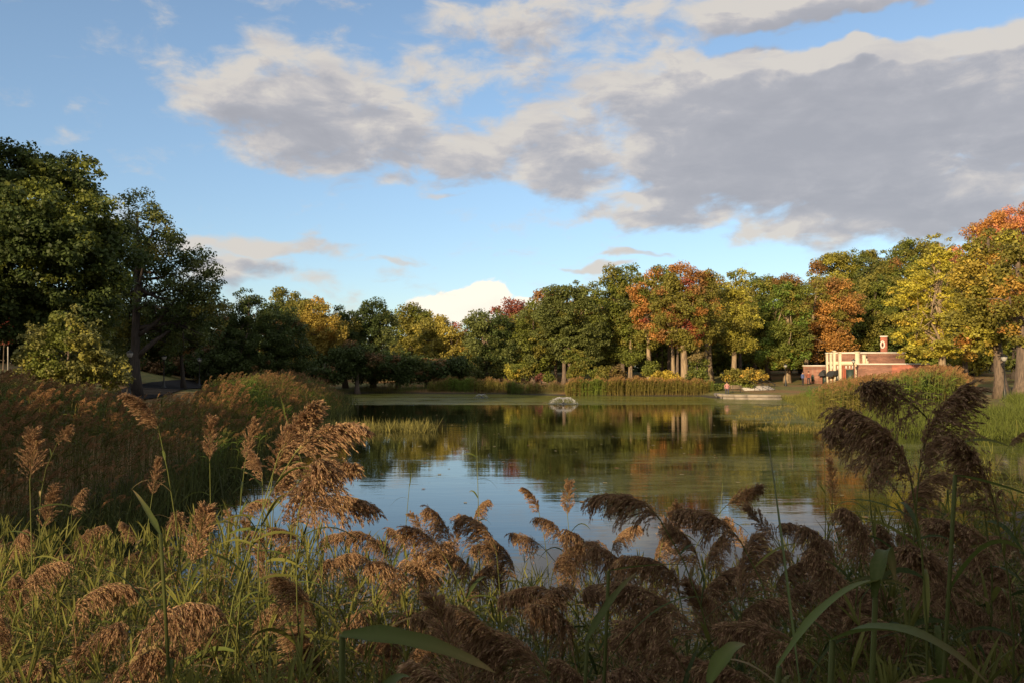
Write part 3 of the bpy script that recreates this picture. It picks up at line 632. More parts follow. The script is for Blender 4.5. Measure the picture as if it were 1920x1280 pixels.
PLB = [[(GRN, 3), (OLV, 4)], [(OLV, 4), (YGR, 2), (GRN, 1)], [(GRN, 3), (SAG, 3), (OLV, 1)], [(OLV, 4), (RST, 1.5), (GRN, 2)], [(YGR, 2), (GRN, 3), (OLV, 2)], [(OLV, 3), (GLD, 1), (GRN, 2)]]
for i in range(20):
    px = 935 + i * 49 + 12 * math.sin(i * 2.3); tp = float(np.interp(px, *sky_p)) + 7 * math.sin(i * 1.7) + 4
    tree('canopy_tree', 'olive green tree whose top fills a gap in the far shore canopy', 'tree', px, tp, 665, 40 + 8 * math.sin(i * 1.1), 126 + 3 * (i % 3), PLB[i % 6], seed=330 + i, n=8, k=0.42,
         group='trees filling the gaps of the far shore canopy', rc=0.85, r0=0.3, nlimb=4, cl=1.4)
for i, (px, tp, hw, d) in enumerate([(215, 640, 50, 92), (290, 650, 55, 104), (350, 640, 60, 100), (410, 640, 60, 103), (460, 655, 50, 97), (300, 662, 46, 92), (372, 662, 44, 93)]):
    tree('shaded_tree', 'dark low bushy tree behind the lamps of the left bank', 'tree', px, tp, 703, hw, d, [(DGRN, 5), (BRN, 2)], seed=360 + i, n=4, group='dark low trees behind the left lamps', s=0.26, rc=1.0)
# tree trunks standing in the shade under the canopy
for i, (px, d, r) in enumerate([(1262,104,0.34),(1254,118,0.3),(1270,112,0.25),(1324,112,0.34),(1182,112,0.35),(1058,110,0.32),(1042,114,0.25),(1168,120,0.25),(1220,122,0.22),(1232,126,0.2)]):
    t = tree('woodland_tree', 'tall tree on a bare trunk among the pale trunks under the far shore canopy', 'tree', px, 560, 650, 26, d, [(GRN, 3), (OLV, 2)], seed=300 + i, n=3,
             group='trees on bare trunks under the far shore canopy', rc=1.1, r0=r, mat='bark_pale' if i in (0, 3, 4) else 'bark', nlimb=4, cl=1.0)

# trees out of the frame that throw the long shade over the near and left banks
def shade_tree(x, y, h, w, seed, label):
    rng = np.random.default_rng(seed); z = g1(x, y); root = empty('bank_tree', (x, y, z), label, 'tree', 'trees standing behind the photographer and on the left')
    L = lumps((0, 0, h * 0.6), (w, w, h * 0.42), rng, 6)
    link('crown', crown_mesh('crown', L, rng, 0.34, 1.2, [(GRN, 3), (OLV, 2)], 1.2, 2.2), root)
    link('trunk', trunk_mesh((0, 0, 0), (0, 0, h * 0.85), 0.3, L, rng, M['bark'], 5), root)
SA, CA = math.sin(R(SUN_AZ)), math.cos(R(SUN_AZ)); TE = math.tan(R(SUN_EL))
def sunward(x, y, z, t): return (x - SA * t, y - CA * t, z + TE * t)
# u: sideways distance from the line of the sun through the camera
SHADE = [(u_ * CA - t_ * SA, -u_ * SA - t_ * CA, h_, w_) for u_, t_, h_, w_ in ((1.6, 18.5, 9.6, 3.7), (8, 20, 10.5, 4.8), (15, 24, 11, 5), (0.9, 14, 7.0, 2.6))]
SHADE += [(3.6,-5.4,13,4.6),(8.0,-4.5,12,5),(14.5,4,13,5.5),(21,13,13,6),(4,-14,12,5),(15,-12,13,6),(10.5,-0.5,9,4)]  # unseen trees added to block sky light over the shaded foreground
for i, (x, y, h, w) in enumerate(SHADE):
    shade_tree(x, y, h, w, 400 + i, 'unseen leafy shade tree on the bank behind the photographer')
SHADE2 = [(-38,38,19,7),(-46,45,23,8),(-52,66,19,7),(-58,40,20,8),(-42,30,19,7)]
for (x, y, z, t) in ((-8.5,9,1.9,20),(-9,14,2.0,20),(-10,20,2.1,20),(-11,27,2.15,19),(-12,35,2.2,19),(-14.5,51,1.2,26),(-16,58,2.2,30)):
    q = sunward(x, y, z, t); SHADE2.append((q[0], q[1], q[2] - g1(q[0], q[1]) - 0.4, 3.6))
for i, (x, y, h, w) in enumerate(SHADE2):
    shade_tree(x, y, h, w, 420 + i, 'tall leafy tree on the left bank outside the picture')

# labels for the trees of the far canopy: each is named by the tree it stands nearest to
REFT = [(-60,'the left edge'),(80,'the huge maple'),(200,'the gap tree'),(300,'the forked tree'),(350,'the rusty tree'),(470,'the red tufted oak'),(548,'the pale green tree top'),(590,'the gold topped maple'),(648,'the yellow flecked tree'),(700,'the lone dark oak'),
        (768,'the green tree by the olive pair'),(812,'the left olive tree'),(848,'the right olive tree'),(915,'the oak by the white cloud'),(962,'the dark red tree top'),(1000,'the low hanging oak'),(1070,'the grey green oak'),(1130,'the brown tinged bush'),(1170,'the tall green oak'),
        (1218,'the orange and green maple'),(1284,'the red maple'),(1333,'the olive gold tree top'),(1380,'the yellow green maple'),(1440,'the mid green oak'),(1475,'the tree by the steps'),(1555,'the rust orange oak'),(1600,'the rounded maple'),
        (1655,'the chimney'),(1705,'the high crowned green tree'),(1755,'the bright yellow tree'),(1815,'the olive edge tree'),(1877,'the right lamp'),(1916,'the thickest trunk'),(2000,'the right edge')]
seen_l = set()
for o_ in list(SC.objects):
    g_ = o_.get('group', '')
    if o_.type != 'EMPTY' or g_ not in ('shaded woodland trees behind the lit park trees', 'trees on bare trunks under the far shore canopy', 'trees filling the gaps of the far shore canopy', 'dark low trees behind the left lamps'): continue
    px_, top_, d_ = PXOF[o_.name]; rx0, rn = min(REFT, key=lambda q: abs(q[0] - px_)); sd_ = 'left of' if px_ < rx0 - 8 else 'right of' if px_ > rx0 + 8 else 'behind'
    hd = {'shaded': 'shaded dark tree', 'trees ': 'tree', 'dark l': 'dark low bushy tree'}.get(g_[:6], 'tree')
    hd = 'shaded dark tree' if 'shaded' in g_ else 'bare trunked tree' if 'bare' in g_ else 'olive green tree' if 'gaps' in g_ else 'dark low bushy tree'
    pl_ = 'in deep woodland' if d_ >= 155 else 'in back row' if d_ > 134 else 'in middle row' if d_ > 110 else 'in near row'
    for ex in ('', 'taller ', 'shorter ', 'wider ', 'farther ', 'nearer ', 'hindmost '):
        lab = f'{ex}{hd} {pl_} just {sd_} {rn}'
        if lab not in seen_l: break
    seen_l.add(lab); o_['label'] = lab

# ------------------------------------------------------------------ brick pavilion
# plan coordinates in metres; base about 0.75 above the water
PB = 0.62
def Xp(px, Y): return at(px, HOR, Y).x
def Zp(py, Y): return EYE + (HOR - py) / F * Y
pav = empty('brick_pavilion', (42.5, 107, PB), 'low brick park pavilion with cream pilasters and a curved front', 'building')
OFF = np.array([42.5, 107, PB])
def wall_poly(poly, z0, z1, mat, name, parent, tint=False):
    mb = MB(); q = [(x - OFF[0], y - OFF[1]) for x, y in poly]; mb.prism(q, z0 - OFF[2], z1 - OFF[2]); return mb.build(name, mat, parent)
def grow(poly, d):
    c = np.mean(poly, axis=0); out = []
    n = len(poly)
    for i in range(n):
        p0, p1, p2 = np.array(poly[i - 1]), np.array(poly[i]), np.array(poly[(i + 1) % n])
        e1, e2 = p1 - p0, p2 - p1; n1 = np.array([e1[1], -e1[0]]) / (np.hypot(*e1) + 1e-9); n2 = np.array([e2[1], -e2[0]]) / (np.hypot(*e2) + 1e-9)
        m = n1 + n2; m = m / (m @ m + 1e-9) * 2; out.append(tuple(p1 + m * d))
    return out
yl0, yl1 = 109.5, 107.2
left_poly = [(Xp(1506, yl0), yl0), (Xp(1551, yl1), yl1), (Xp(1551, yl1) + 2.0, 115), (Xp(1507, 115), 115)]
zt_l = 3.52
wall_poly(left_poly, PB - 0.4, zt_l - 0.14, M['brick'], 'wall', pav)
wall_poly(grow(left_poly, 0.08), zt_l - 0.14, zt_l + 0.02, M['white'], 'coping', pav)
# central block: its front bows towards the viewer at the left
fr = []
for t in np.linspace(0, 1, 13):
    px = 1549 + (1612 - 1549) * t; Y = 106.8 - 3.4 * math.sin(t * math.pi / 2) ** 0.8
    fr.append((Xp(px, Y), Y))
endY = 103.1
up_front = fr + [(Xp(1697, endY), endY)]
up_poly = up_front + [(Xp(1697, endY), 114), (Xp(1551, 114), 114)]
ztop = Zp(659.5, 103.4)
wall_poly(up_poly, PB - 0.4, ztop - 0.2, M['brick'], 'wall', pav)
wall_poly(grow(up_poly, 0.1), ztop - 0.2, ztop, M['white'], 'coping', pav)
# right wing, projecting in front of the upper storey
rw = [(Xp(1611, 102.4), 102.4), (Xp(1672, 101.6), 101.6), (Xp(1742, 100.9), 100.9), (Xp(1742, 100.9) + 0.3, 112), (Xp(1611, 102.4), 103.6)]
zr = Zp(681, 102)
wall_poly(rw, PB - 0.4, zr - 0.14, M['brick'], 'wall', pav)
wall_poly(grow(rw, 0.08), zr - 0.14, zr + 0.02, M['white'], 'coping', pav)
# red brick end of the right wing
mb = MB(); a0 = np.array(rw[1]); a1 = np.array(rw[2]); dv = (a1 - a0) / np.linalg.norm(a1 - a0); nv = np.array([dv[1], -dv[0]])
q = [a0 + nv * 0.003, a1 + nv * 0.003, a1 + nv * 0.05, a0 + nv * 0.05]; q = [tuple(v - OFF[:2]) for v in q][::-1]
mb.prism(q, -0.4, zr - 0.15 - OFF[2]); mb.build('panel', M['brick_red'], pav)
# pilasters, bands and openings follow the curved front
frn = np.array(fr)
def on_front(px):
    pxs = np.array([960 + F * x / y for x, y in fr]); k = np.interp(px, pxs, np.arange(len(fr)))
    i = min(int(k), len(fr) - 2); p = frn[i] + (frn[i + 1] - frn[i]) * (k - i); t = frn[i + 1] - frn[i]; t /= np.linalg.norm(t)
    return p, t, np.array([t[1], -t[0]])
def strip(mb, px0, px1, py0, py1, out, inn=-0.03, steps=None):
    """a slab on the bowed front between two picture columns and two picture rows"""
    steps = steps or max(1, int((px1 - px0) / 5))
    pf, pb = [], []
    for px in np.linspace(px0, px1, steps + 1):
        p, t, n = on_front(px); pf.append(p + n * out - OFF[:2]); pb.append(p + n * inn - OFF[:2])
    Y = on_front((px0 + px1) / 2)[0][1]
    poly = [tuple(v) for v in pf] + [tuple(v) for v in pb[::-1]]
    mb.prism(poly, Zp(py1, Y) - OFF[2], Zp(py0, Y) - OFF[2])
for a, c, t0, o_ in ((1550, 1553, 662, 0.16), (1556.5, 1560, 661, 0.15), (1563, 1567.5, 657.5, 0.2), (1573.5, 1578.5, 660, 0.22), (1603, 1610.5, 659, 0.26)):
    mb = MB(); strip(mb, a, c, t0 + 1.8, 728, o_, steps=1); strip(mb, a - 0.5, c + 0.5, t0 - 0.5, t0 + 1.7, o_ + 0.06, steps=1); mb.build('pilaster', M['cream'], pav)
mb = MB(); strip(mb, 1549.6, 1603, 677, 684, 0.12); mb.build('band', M['cream'], pav)
# doorways with keystones
for a, c, t0 in ((1561, 1572, 693), (1586, 1600, 692)):
    mb = MB(); strip(mb, a, c, t0, 728, 0.03, steps=2); d_ = mb.build('doorway', M['greendoor'] if a > 1570 else M['dark'], pav)
    mb = MB(); strip(mb, a - 2.6, a - 0.1, t0 - 1, 728, 0.06, steps=1); mb.build('jamb', M['redjamb'], d_)
    mb = MB()
    for f in (0.05, 0.5, 0.95):
        xx = a + (c - a) * f; strip(mb, xx - 0.9 - (0.6 if f != .5 else 0), xx + 0.9, 685, t0 - 1.0, 0.09, steps=1)
    mb.build('keystone', M['white'], d_)
p_, t_, n_ = on_front(1583); mb = MB(); strip(mb, 1579.5, 1583, 684.2, 728, 0.05, steps=1); mb.build('panel', M['redjamb'], pav)
# awning over the first doorway
p_, t_, n_ = on_front(1566); p_ = p_ - OFF[:2]; mb = MB(); zt_ = Zp(694, 105) - PB; zb_ = Zp(703, 105) - PB; k = 8; Va = []
for j in range(k):
    a_ = math.pi / 2 * j / (k - 1); o1 = 0.04 + 0.95 * math.sin(a_); z1 = zb_ + (zt_ - zb_) * math.cos(a_)
    for s_ in (-0.62, 0.45): q = p_ + t_ * s_ + n_ * o1; Va.append((q[0], q[1], z1))
    if j == k - 1:
        for s_ in (-0.62, 0.45): q = p_ + t_ * s_ + n_ * 0.99; Va.append((q[0], q[1], zb_ - 0.16))
mb.add(Va, grid_faces(k + 1, 2, False))
for sd in (0, 1):
    ids = [2 * j + sd for j in range(k)]; q = p_ + t_ * (-0.62, 0.45)[sd] + n_ * 0.04; mb.add([Va[i] for i in ids] + [(q[0], q[1], zb_)], np.arange(k + 1)[None])
mb.build('awning', M['awning'], pav)
# side door with a rounded hood on the left wing, and an oval window
lx0, lx1 = np.array(left_poly[0]), np.array(left_poly[1]); lt = (lx1 - lx0) / np.linalg.norm(lx1 - lx0); ln = np.array([lt[1], -lt[0]]); LW = np.linalg.norm(lx1 - lx0)
def lwp(f, out): return lx0 + (lx1 - lx0) * f + ln * out - OFF[:2]
mb = MB(); q = [tuple(lwp(0.80, 0.003)), tuple(lwp(0.80, 0.06)), tuple(lwp(0.955, 0.06)), tuple(lwp(0.955, 0.003))]; mb.prism(q, 0.02, Zp(698, 107.5) - PB); sdoor = mb.build('side_door', M['greendoor'], pav)
mb = MB(); q = [tuple(lwp(0.775, 0.003)), tuple(lwp(0.775, 0.09)), tuple(lwp(0.80, 0.09)), tuple(lwp(0.80, 0.003))]; mb.prism(q, 0.02, Zp(698, 107.5) - PB); mb.build('frame', M['redjamb'], sdoor)
mb = MB(); Va = []; zc = Zp(700, 107.5) - PB
for j in range(9):
    a_ = math.pi * j / 8; x_ = 0.865 - 0.13 * math.cos(a_); z_ = zc + 0.55 * math.sin(a_)
    for o_ in (0.02, 0.75): q = lwp(x_, o_); Va.append((q[0], q[1], z_ - (0.28 if o_ > .5 else 0)))
mb.add(Va, grid_faces(9, 2, False)); mb.add([Va[2 * j + 1] for j in range(9)], np.arange(9)[None]); mb.build('hood', M['awning'], pav)
mb = MB(); cx_ = lwp(0.40, 0.0); n = 20
def oval(cen, tv, nv_, rx, rz, zc, d0, d1):
    V = []
    for o_ in (d0, d1):
        for j in range(n):
            a_ = 2 * math.pi * j / n; q = cen + tv * rx * math.cos(a_) + nv_ * o_; V.append((q[0], q[1], zc + rz * math.sin(a_)))
    i = np.arange(n); j = (i + 1) % n
    return V, [np.c_[i, j, j + n, i + n], (i + n)[None], i[::-1][None]]
V, F_ = oval(cx_, lt, ln, 0.24, 0.50, Zp(708, 108.4) - PB, 0.003, 0.05); mb.add(V, F_); win = mb.build('window', M['bark'], pav)
mb = MB(); V, F_ = oval(cx_, lt, ln, 0.17, 0.41, Zp(708, 108.4) - PB, 0.052, 0.065); mb.add(V, F_); mb.build('pane', M['greendoor'], win)
# stepped cream piece on the lower roof
mb = MB(); xa = Xp(1617, 102.9) - OFF[0]; ya = 102.85 - OFF[1]; zb = zr - PB + 0.022
for i, (w0, w1, h) in enumerate(((0, 0.36, 1.0), (0.362, 0.52, 0.62), (0.522, 0.66, 0.3))): mb.box(xa + w0, xa + w1, ya - 0.22 , ya + 0.2, zb, zb + h)
mb.box(xa - 0.05, xa + 0.42, ya - 0.27, ya + 0.2, zb + 1.002, zb + 1.09); mb.build('roof_hatch', M['cream'], pav)
# chimney with its oval ornament
cy_ = 108.0; x0, x1 = Xp(1655, cy_) - OFF[0], Xp(1666.5, cy_) - OFF[0]; zt_ = Zp(630, cy_) - PB
mb = MB(); mb.box(x0, x1, cy_ - OFF[1], cy_ + 0.9 - OFF[1], 3.0, zt_ - 0.16, rot=R(-22)); ch = mb.build('chimney', M['brick_red'], pav)
mb = MB(); mb.box(x0 - 0.06, x1 + 0.06, cy_ - 0.06 - OFF[1], cy_ + 0.96 - OFF[1], zt_ - 0.16, zt_, rot=R(-22)); mb.build('cap', M['white'], ch)
an = R(-22); tv = np.array([math.cos(an), math.sin(an)]); nv2 = np.array([math.sin(an), -math.cos(an)])
cc_ = np.array([(x0 + x1) / 2, cy_ + 0.45 - OFF[1]]) + nv2 * 0.46 - tv * 0.16
mb = MB(); pts = [(cc_[0] + tv[0] * 0.22 * math.cos(a), cc_[1] + tv[1] * 0.22 * math.cos(a) , Zp(646, cy_) - PB + 0.42 * math.sin(a)) for a in np.linspace(0, 2 * math.pi, 25)]
pts = [(p[0] + nv2[0] * 0.05, p[1] + nv2[1] * 0.05, p[2]) for p in pts]; mb.tube(pts, 0.085, 8, cap=False); mb.build('oval_ornament', M['white'], ch)
mb = MB(); z0 = Zp(646, cy_) - PB; q = cc_ + nv2 * 0.03; mb.add([(q[0] - tv[0] * .11, q[1] - tv[1] * .11, z0 - .12), (q[0] + tv[0] * .11, q[1] + tv[1] * .11, z0 - .12), (q[0] + nv2[0] * .06, q[1] + nv2[1] * .06, z0 - .2), (q[0], q[1], z0 + .26), (q[0] - nv2[0] * .02, q[1] - nv2[1] * .02, z0 - .1)],
       np.array([(0, 2, 3), (2, 1, 3), (1, 4, 3), (4, 0, 3)])); mb.build('emblem', M['dark'], ch)

# ------------------------------------------------------------------ lamps
def lamp_parts(root, H=4.0):
    k = H / 4.0
    mb = MB(); mb.lathe([(0.0, 0), (0.20, 0), (0.20, 0.12), (0.14, 0.2), (0.115, 0.55), (0.075, 0.7), (0.055, 0.85), (0.045, 3.1 * k), (0.07, 3.14 * k), (0.05, 3.2 * k), (0.09, 3.3 * k), (0.13, 3.34 * k), (0, 3.34 * k)], 14)
    mb.tube([(-0.22, 0, 3.02 * k), (0.22, 0, 3.02 * k)], 0.018, 6); mb.build('pole', M['iron'], root, smooth=True)
    mb = MB(); mb.lathe([(0, 3.342 * k), (0.10, 3.342 * k), (0.15, 3.42 * k), (0.215, 3.62 * k), (0.225, 3.70 * k), (0.0, 3.70 * k)], 16); mb.build('lamp_globe', M['globe'], root, smooth=True)
    mb = MB(); mb.lathe([(0, 3.702 * k), (0.25, 3.702 * k), (0.24, 3.75 * k), (0.16, 3.83 * k), (0.06, 3.88 * k), (0.03, 3.94 * k), (0.035, 3.98 * k), (0, 4.02 * k)], 16); mb.build('lamp_cap', M['iron'], root, smooth=True)
LAMPS = [(243, 60, 654, 'park lamp nearest the pond on the left bank, beside the young tree'), (307.5, 75, 663, 'middle park lamp of the left bank, lit by the sun against dark trees'),
         (374, 88, 669, 'farthest park lamp of the left bank, above the dark reeds'), (1883, 60, 662, 'park lamp beside the thick straight trunk at the right'),
         (1473, 101, 681, 'park lamp between the steps and the pavilion'), (1600.5, 100.6, 671, 'black park lamp standing in front of the pavilion front')]
for px, Y, top, lab in LAMPS:
    x = Xp(px, Y); z = g1(x, Y); H = (Zp(top, Y) - z) / 1.005
    r = empty('street_lamp', (x, Y, z), lab, 'lamp', 'black park lamps'); lamp_parts(r, H)

# ------------------------------------------------------------------ paved terrace, steps, railings
terr = [(Xp(1343, 86.5), 86.5), (Xp(1352, 84.2), 84.2), (Xp(1375, 82.9), 82.9), (Xp(1400, 82.3), 82.3), (Xp(1462, 81.6), 81.6), (Xp(1478, 82.5), 90), (Xp(1470, 96), 96.0), (Xp(1345, 96), 96.0), (Xp(1338, 90), 90)]
mb = MB(); mb.prism([tuple(q) for q in terr], -0.8, 0.36); tag(mb.build('terrace', M['paving']), kind='structure')
mb = MB()
ed = [terr[0], terr[1], terr[2], terr[3], terr[4]]
edo = [(x - 0.02, y - 0.28) for x, y in ed]; edi = [(x + 0.02, y + 0.22) for x, y in ed]
for i in range(4): mb.prism([edo[i], edo[i + 1], edi[i + 1], edi[i]], 0.18, 0.44 + 0.002 * i)
for i in range(4): mb.prism([(edo[i][0], edo[i][1] - 0.35), (edo[i + 1][0], edo[i + 1][1] - 0.35), (edo[i + 1][0], edo[i + 1][1] - 0.01), (edo[i][0], edo[i][1] - 0.01)], -0.5, 0.17 + 0.002 * i)
mb.build('kerb', M['rock']); tag(bpy.data.objects['kerb'], kind='structure')
st_ = empty('stone_steps', (Xp(1425, 94), 92.5, 0.36), 'wide pale stone steps rising from the paved terrace', 'steps')
n_st = 7
for k in range(n_st):
    mb = MB(); ya = k * 0.75; mb.box(Xp(1398 + 1.6 * k, 93) - Xp(1425, 94), Xp(1462, 93) - Xp(1425, 94), ya + 0.002, ya + 0.75, -0.3, 0.10 * (k + 1)); mb.build('step', M['steps'], st_)
for i, px in enumerate((1412, 1427, 1438, 1449)):
    r = empty('hand_railing', (Xp(px, 93), 92.4, 0.36), 'thin black handrail on the pale steps, number from the left: ' + ('first', 'second', 'third', 'fourth')[i], 'railing', 'handrails on the steps')
    mb = MB(); mb.tube([(0, 0, 0.0), (0, 0, 0.95)], 0.03, 6); mb.build('post', M['iron'], r)
    mb = MB(); mb.tube([(0, 4.8, 0.6), (0, 4.8, 1.6)], 0.03, 6); mb.build('post', M['iron'], r)
    mb = MB(); mb.tube([(0, -0.25, 0.85), (0, -0.2, 0.97), (0, 0, 0.97), (0, 4.8, 1.62), (0, 5.1, 1.62)], 0.04, 6); mb.build('rail', M['iron'], r)

def bench(x, y, z, rz, label):
    r = empty('park_bench', (x, y, z), label, 'bench'); r.rotation_euler = (0, 0, rz)
    mb = MB()
    for i in range(4): mb.box(-0.9, 0.9, -0.24 + 0.125 * i, -0.13 + 0.125 * i, 0.43, 0.465)
    mb.build('seat', M['wood'], r)
    mb = MB()
    for i in range(3): mb.box(-0.9, 0.9, 0.27 + 0.03 * i, 0.295 + 0.03 * i, 0.55 + 0.13 * i, 0.65 + 0.13 * i)
    mb.build('backrest', M['wood'], r)
    for x_ in (-0.75, 0.0, 0.75):
        mb = MB(); mb.tube([(x_, -0.2, 0), (x_, -0.2, 0.42), (x_, 0.24, 0.42)], 0.028, 6); mb.tube([(x_, 0.3, 0), (x_, 0.25, 0.42), (x_, 0.35, 0.94)], 0.028, 6); mb.build('leg', M['iron'], r)
    return r
bx = Xp(1374, 88)
bench(bx, 88.0, 0.36, R(-12), 'grey wooden bench at the left end of the paved terrace')
bench(Xp(1027, 108), 108, g1(Xp(1027, 108), 108), 0.1, 'pale park bench behind the far shore reeds')

# litter bins
def bin_(x, y, z, label):
    r = empty('litter_bin', (x, y, z), label, 'bin')
    mb = MB(); mb.lathe([(0, 0.05), (0.26, 0.05), (0.30, 0.25), (0.31, 0.85), (0.30, 0.92), (0.22, 0.97), (0.22, 0.9), (0, 0.9)], 14); mb.build('drum', M['iron'], r, smooth=True)
    mb = MB(); mb.lathe([(0.305, 0.28), (0.325, 0.28), (0.325, 0.33), (0.305, 0.33)], 14); mb.build('hoop', M['iron'], r)
bin_(Xp(1284, 96.5), 96.5, g1(Xp(1284, 96.5), 96.5), 'black litter bin in front of the pale red maple trunk')
z = g1(Xp(1906, 57), 57)
bin_(Xp(1905, 57), 57, z, 'black litter bin at the foot of the thickest trunk, left one')
bin_(Xp(1913, 57), 57, z, 'black litter bin at the foot of the thickest trunk, right one')

# ------------------------------------------------------------------ people
def person(name_label, x, y, z, rz, joints, radii, edges, shirt, leg, head, hair_r=0.115, clothes=()):
    root = empty('person', (x, y, z), name_label, 'person'); root.rotation_euler = (0, 0, rz)
    me = bpy.data.meshes.new('body'); me.from_pydata(joints, edges, []); me.update()
    o = link('body', me, root); sk = o.modifiers.new('skin', 'SKIN'); su = o.modifiers.new('sub', 'SUBSURF'); su.levels = 1; su.render_levels = 1
    sl = me.skin_vertices[0].data
    for i, r_ in enumerate(radii): sl[i].radius = (r_, r_ * 0.8 if i in (0, 1, 2) else r_); sl[i].use_root = (i == 0)
    m = bpy.data.materials.get('figure_' + shirt + leg)
    if not m:
        m, b, oo = new_mat('figure_' + shirt + leg)
        g = NB(m.node_tree); tc = g.n('ShaderNodeTexCoord').outputs['Object']; s_ = g.n('ShaderNodeSeparateXYZ'); g.put(s_.inputs[0], tc)
        colr = {'blue': (0.09, 0.13, 0.30), 'russet': (0.26, 0.07, 0.04), 'pink': (0.45, 0.22, 0.2), 'dark': (0.02, 0.022, 0.03), 'denim': (0.04, 0.05, 0.09)}
        w = joints[0][2]; nk = joints[2][2]
        c1 = g.mix(g.mr(s_.outputs[2], w - 0.02, w + 0.02), (*colr[leg], 1), (*colr[shirt], 1)); c2 = g.mix(g.mr(s_.outputs[2], nk + 0.0, nk + 0.03), c1, (0.45, 0.28, 0.2, 1))
        p = g.n('ShaderNodeBsdfPrincipled'); p.inputs['Roughness'].default_value = 0.8; g.put(p.inputs['Base Color'], c2); g.put(oo.inputs[0], p.outputs[0])
    me.materials.append(m)
    h = joints[head]
    mb = MB(); mb.lathe([(0, h[2] - 0.02), (0.085, h[2] - 0.015), (0.108, h[2] + 0.05), (0.095, h[2] + 0.12), (0.05, h[2] + 0.155), (0, h[2] + 0.16)], 14, loc=(h[0], h[1] + 0.02, 0)); mb.build('hair', M['hair'], root, smooth=True)
    return root
def stand_j(arm=0.0):
    J = [(0, 0, 0.92), (0, 0, 1.15), (0, 0, 1.42), (0, 0, 1.52), (0, -0.01, 1.62), (0, -0.01, 1.70),
         (0.10, 0, 0.86), (0.11, -0.02, 0.48), (0.12, 0.02, 0.08), (0.12, -0.13, 0.04), (-0.10, 0, 0.86), (-0.11, -0.04, 0.48), (-0.12, 0.0, 0.08), (-0.12, -0.15, 0.04),
         (0.19, 0, 1.38), (0.24, 0.02, 1.10), (0.24, -0.10 - arm, 0.90 + arm), (-0.19, 0, 1.38), (-0.24, 0.02, 1.10), (-0.23, -0.08, 0.87)]
    Rr = [0.15, 0.14, 0.13, 0.055, 0.085, 0.08, 0.09, 0.06, 0.045, 0.035, 0.09, 0.06, 0.045, 0.035, 0.06, 0.042, 0.03, 0.06, 0.042, 0.03]
    E = [(0, 1), (1, 2), (2, 3), (3, 4), (4, 5), (0, 6), (6, 7), (7, 8), (8, 9), (0, 10), (10, 11), (11, 12), (12, 13), (2, 14), (14, 15), (15, 16), (2, 17), (17, 18), (18, 19)]
    return J, Rr, E
J, Rr, E = stand_j(0.1)
xx, yy = Xp(1505, 104.5), 104.5
person('person in blue standing at the left corner of the brick pavilion', xx, yy, g1(xx, yy), 0.5, J, Rr, E, 'blue', 'dark', 4)
J, Rr, E = stand_j(0.0)
xx, yy = Xp(1516, 106.2), 106.2
person('person in reddish brown standing against the pavilion wall', xx, yy, g1(xx, yy), -0.3, J, Rr, E, 'russet', 'dark', 4)
# seated figure on the terrace bench
Js = [(0, 0, 0.54), (0, 0.03, 0.78), (0, 0.0, 1.02), (0, -0.02, 1.10), (0, -0.05, 1.20), (0, -0.05, 1.28),
      (0.10, -0.03, 0.53), (0.12, -0.44, 0.53), (0.12, -0.46, 0.10), (0.12, -0.6, 0.05), (-0.10, -0.03, 0.53), (-0.12, -0.44, 0.53), (-0.12, -0.42, 0.10), (-0.12, -0.56, 0.05),
      (0.19, 0.0, 0.98), (0.24, -0.06, 0.74), (0.14, -0.28, 0.64), (-0.19, 0.0, 0.98), (-0.24, -0.06, 0.74), (-0.14, -0.28, 0.64)]
rr = empty  # (kept short)
ca, sa = math.cos(R(-12)), math.sin(R(-12)); px_, py_ = -0.62, 0.02
person('person in pink sitting on the terrace bench', bx + ca * px_ - sa * py_, 88.0 + sa * px_ + ca * py_, 0.36, R(-12), Js, Rr, E, 'pink', 'denim', 4)

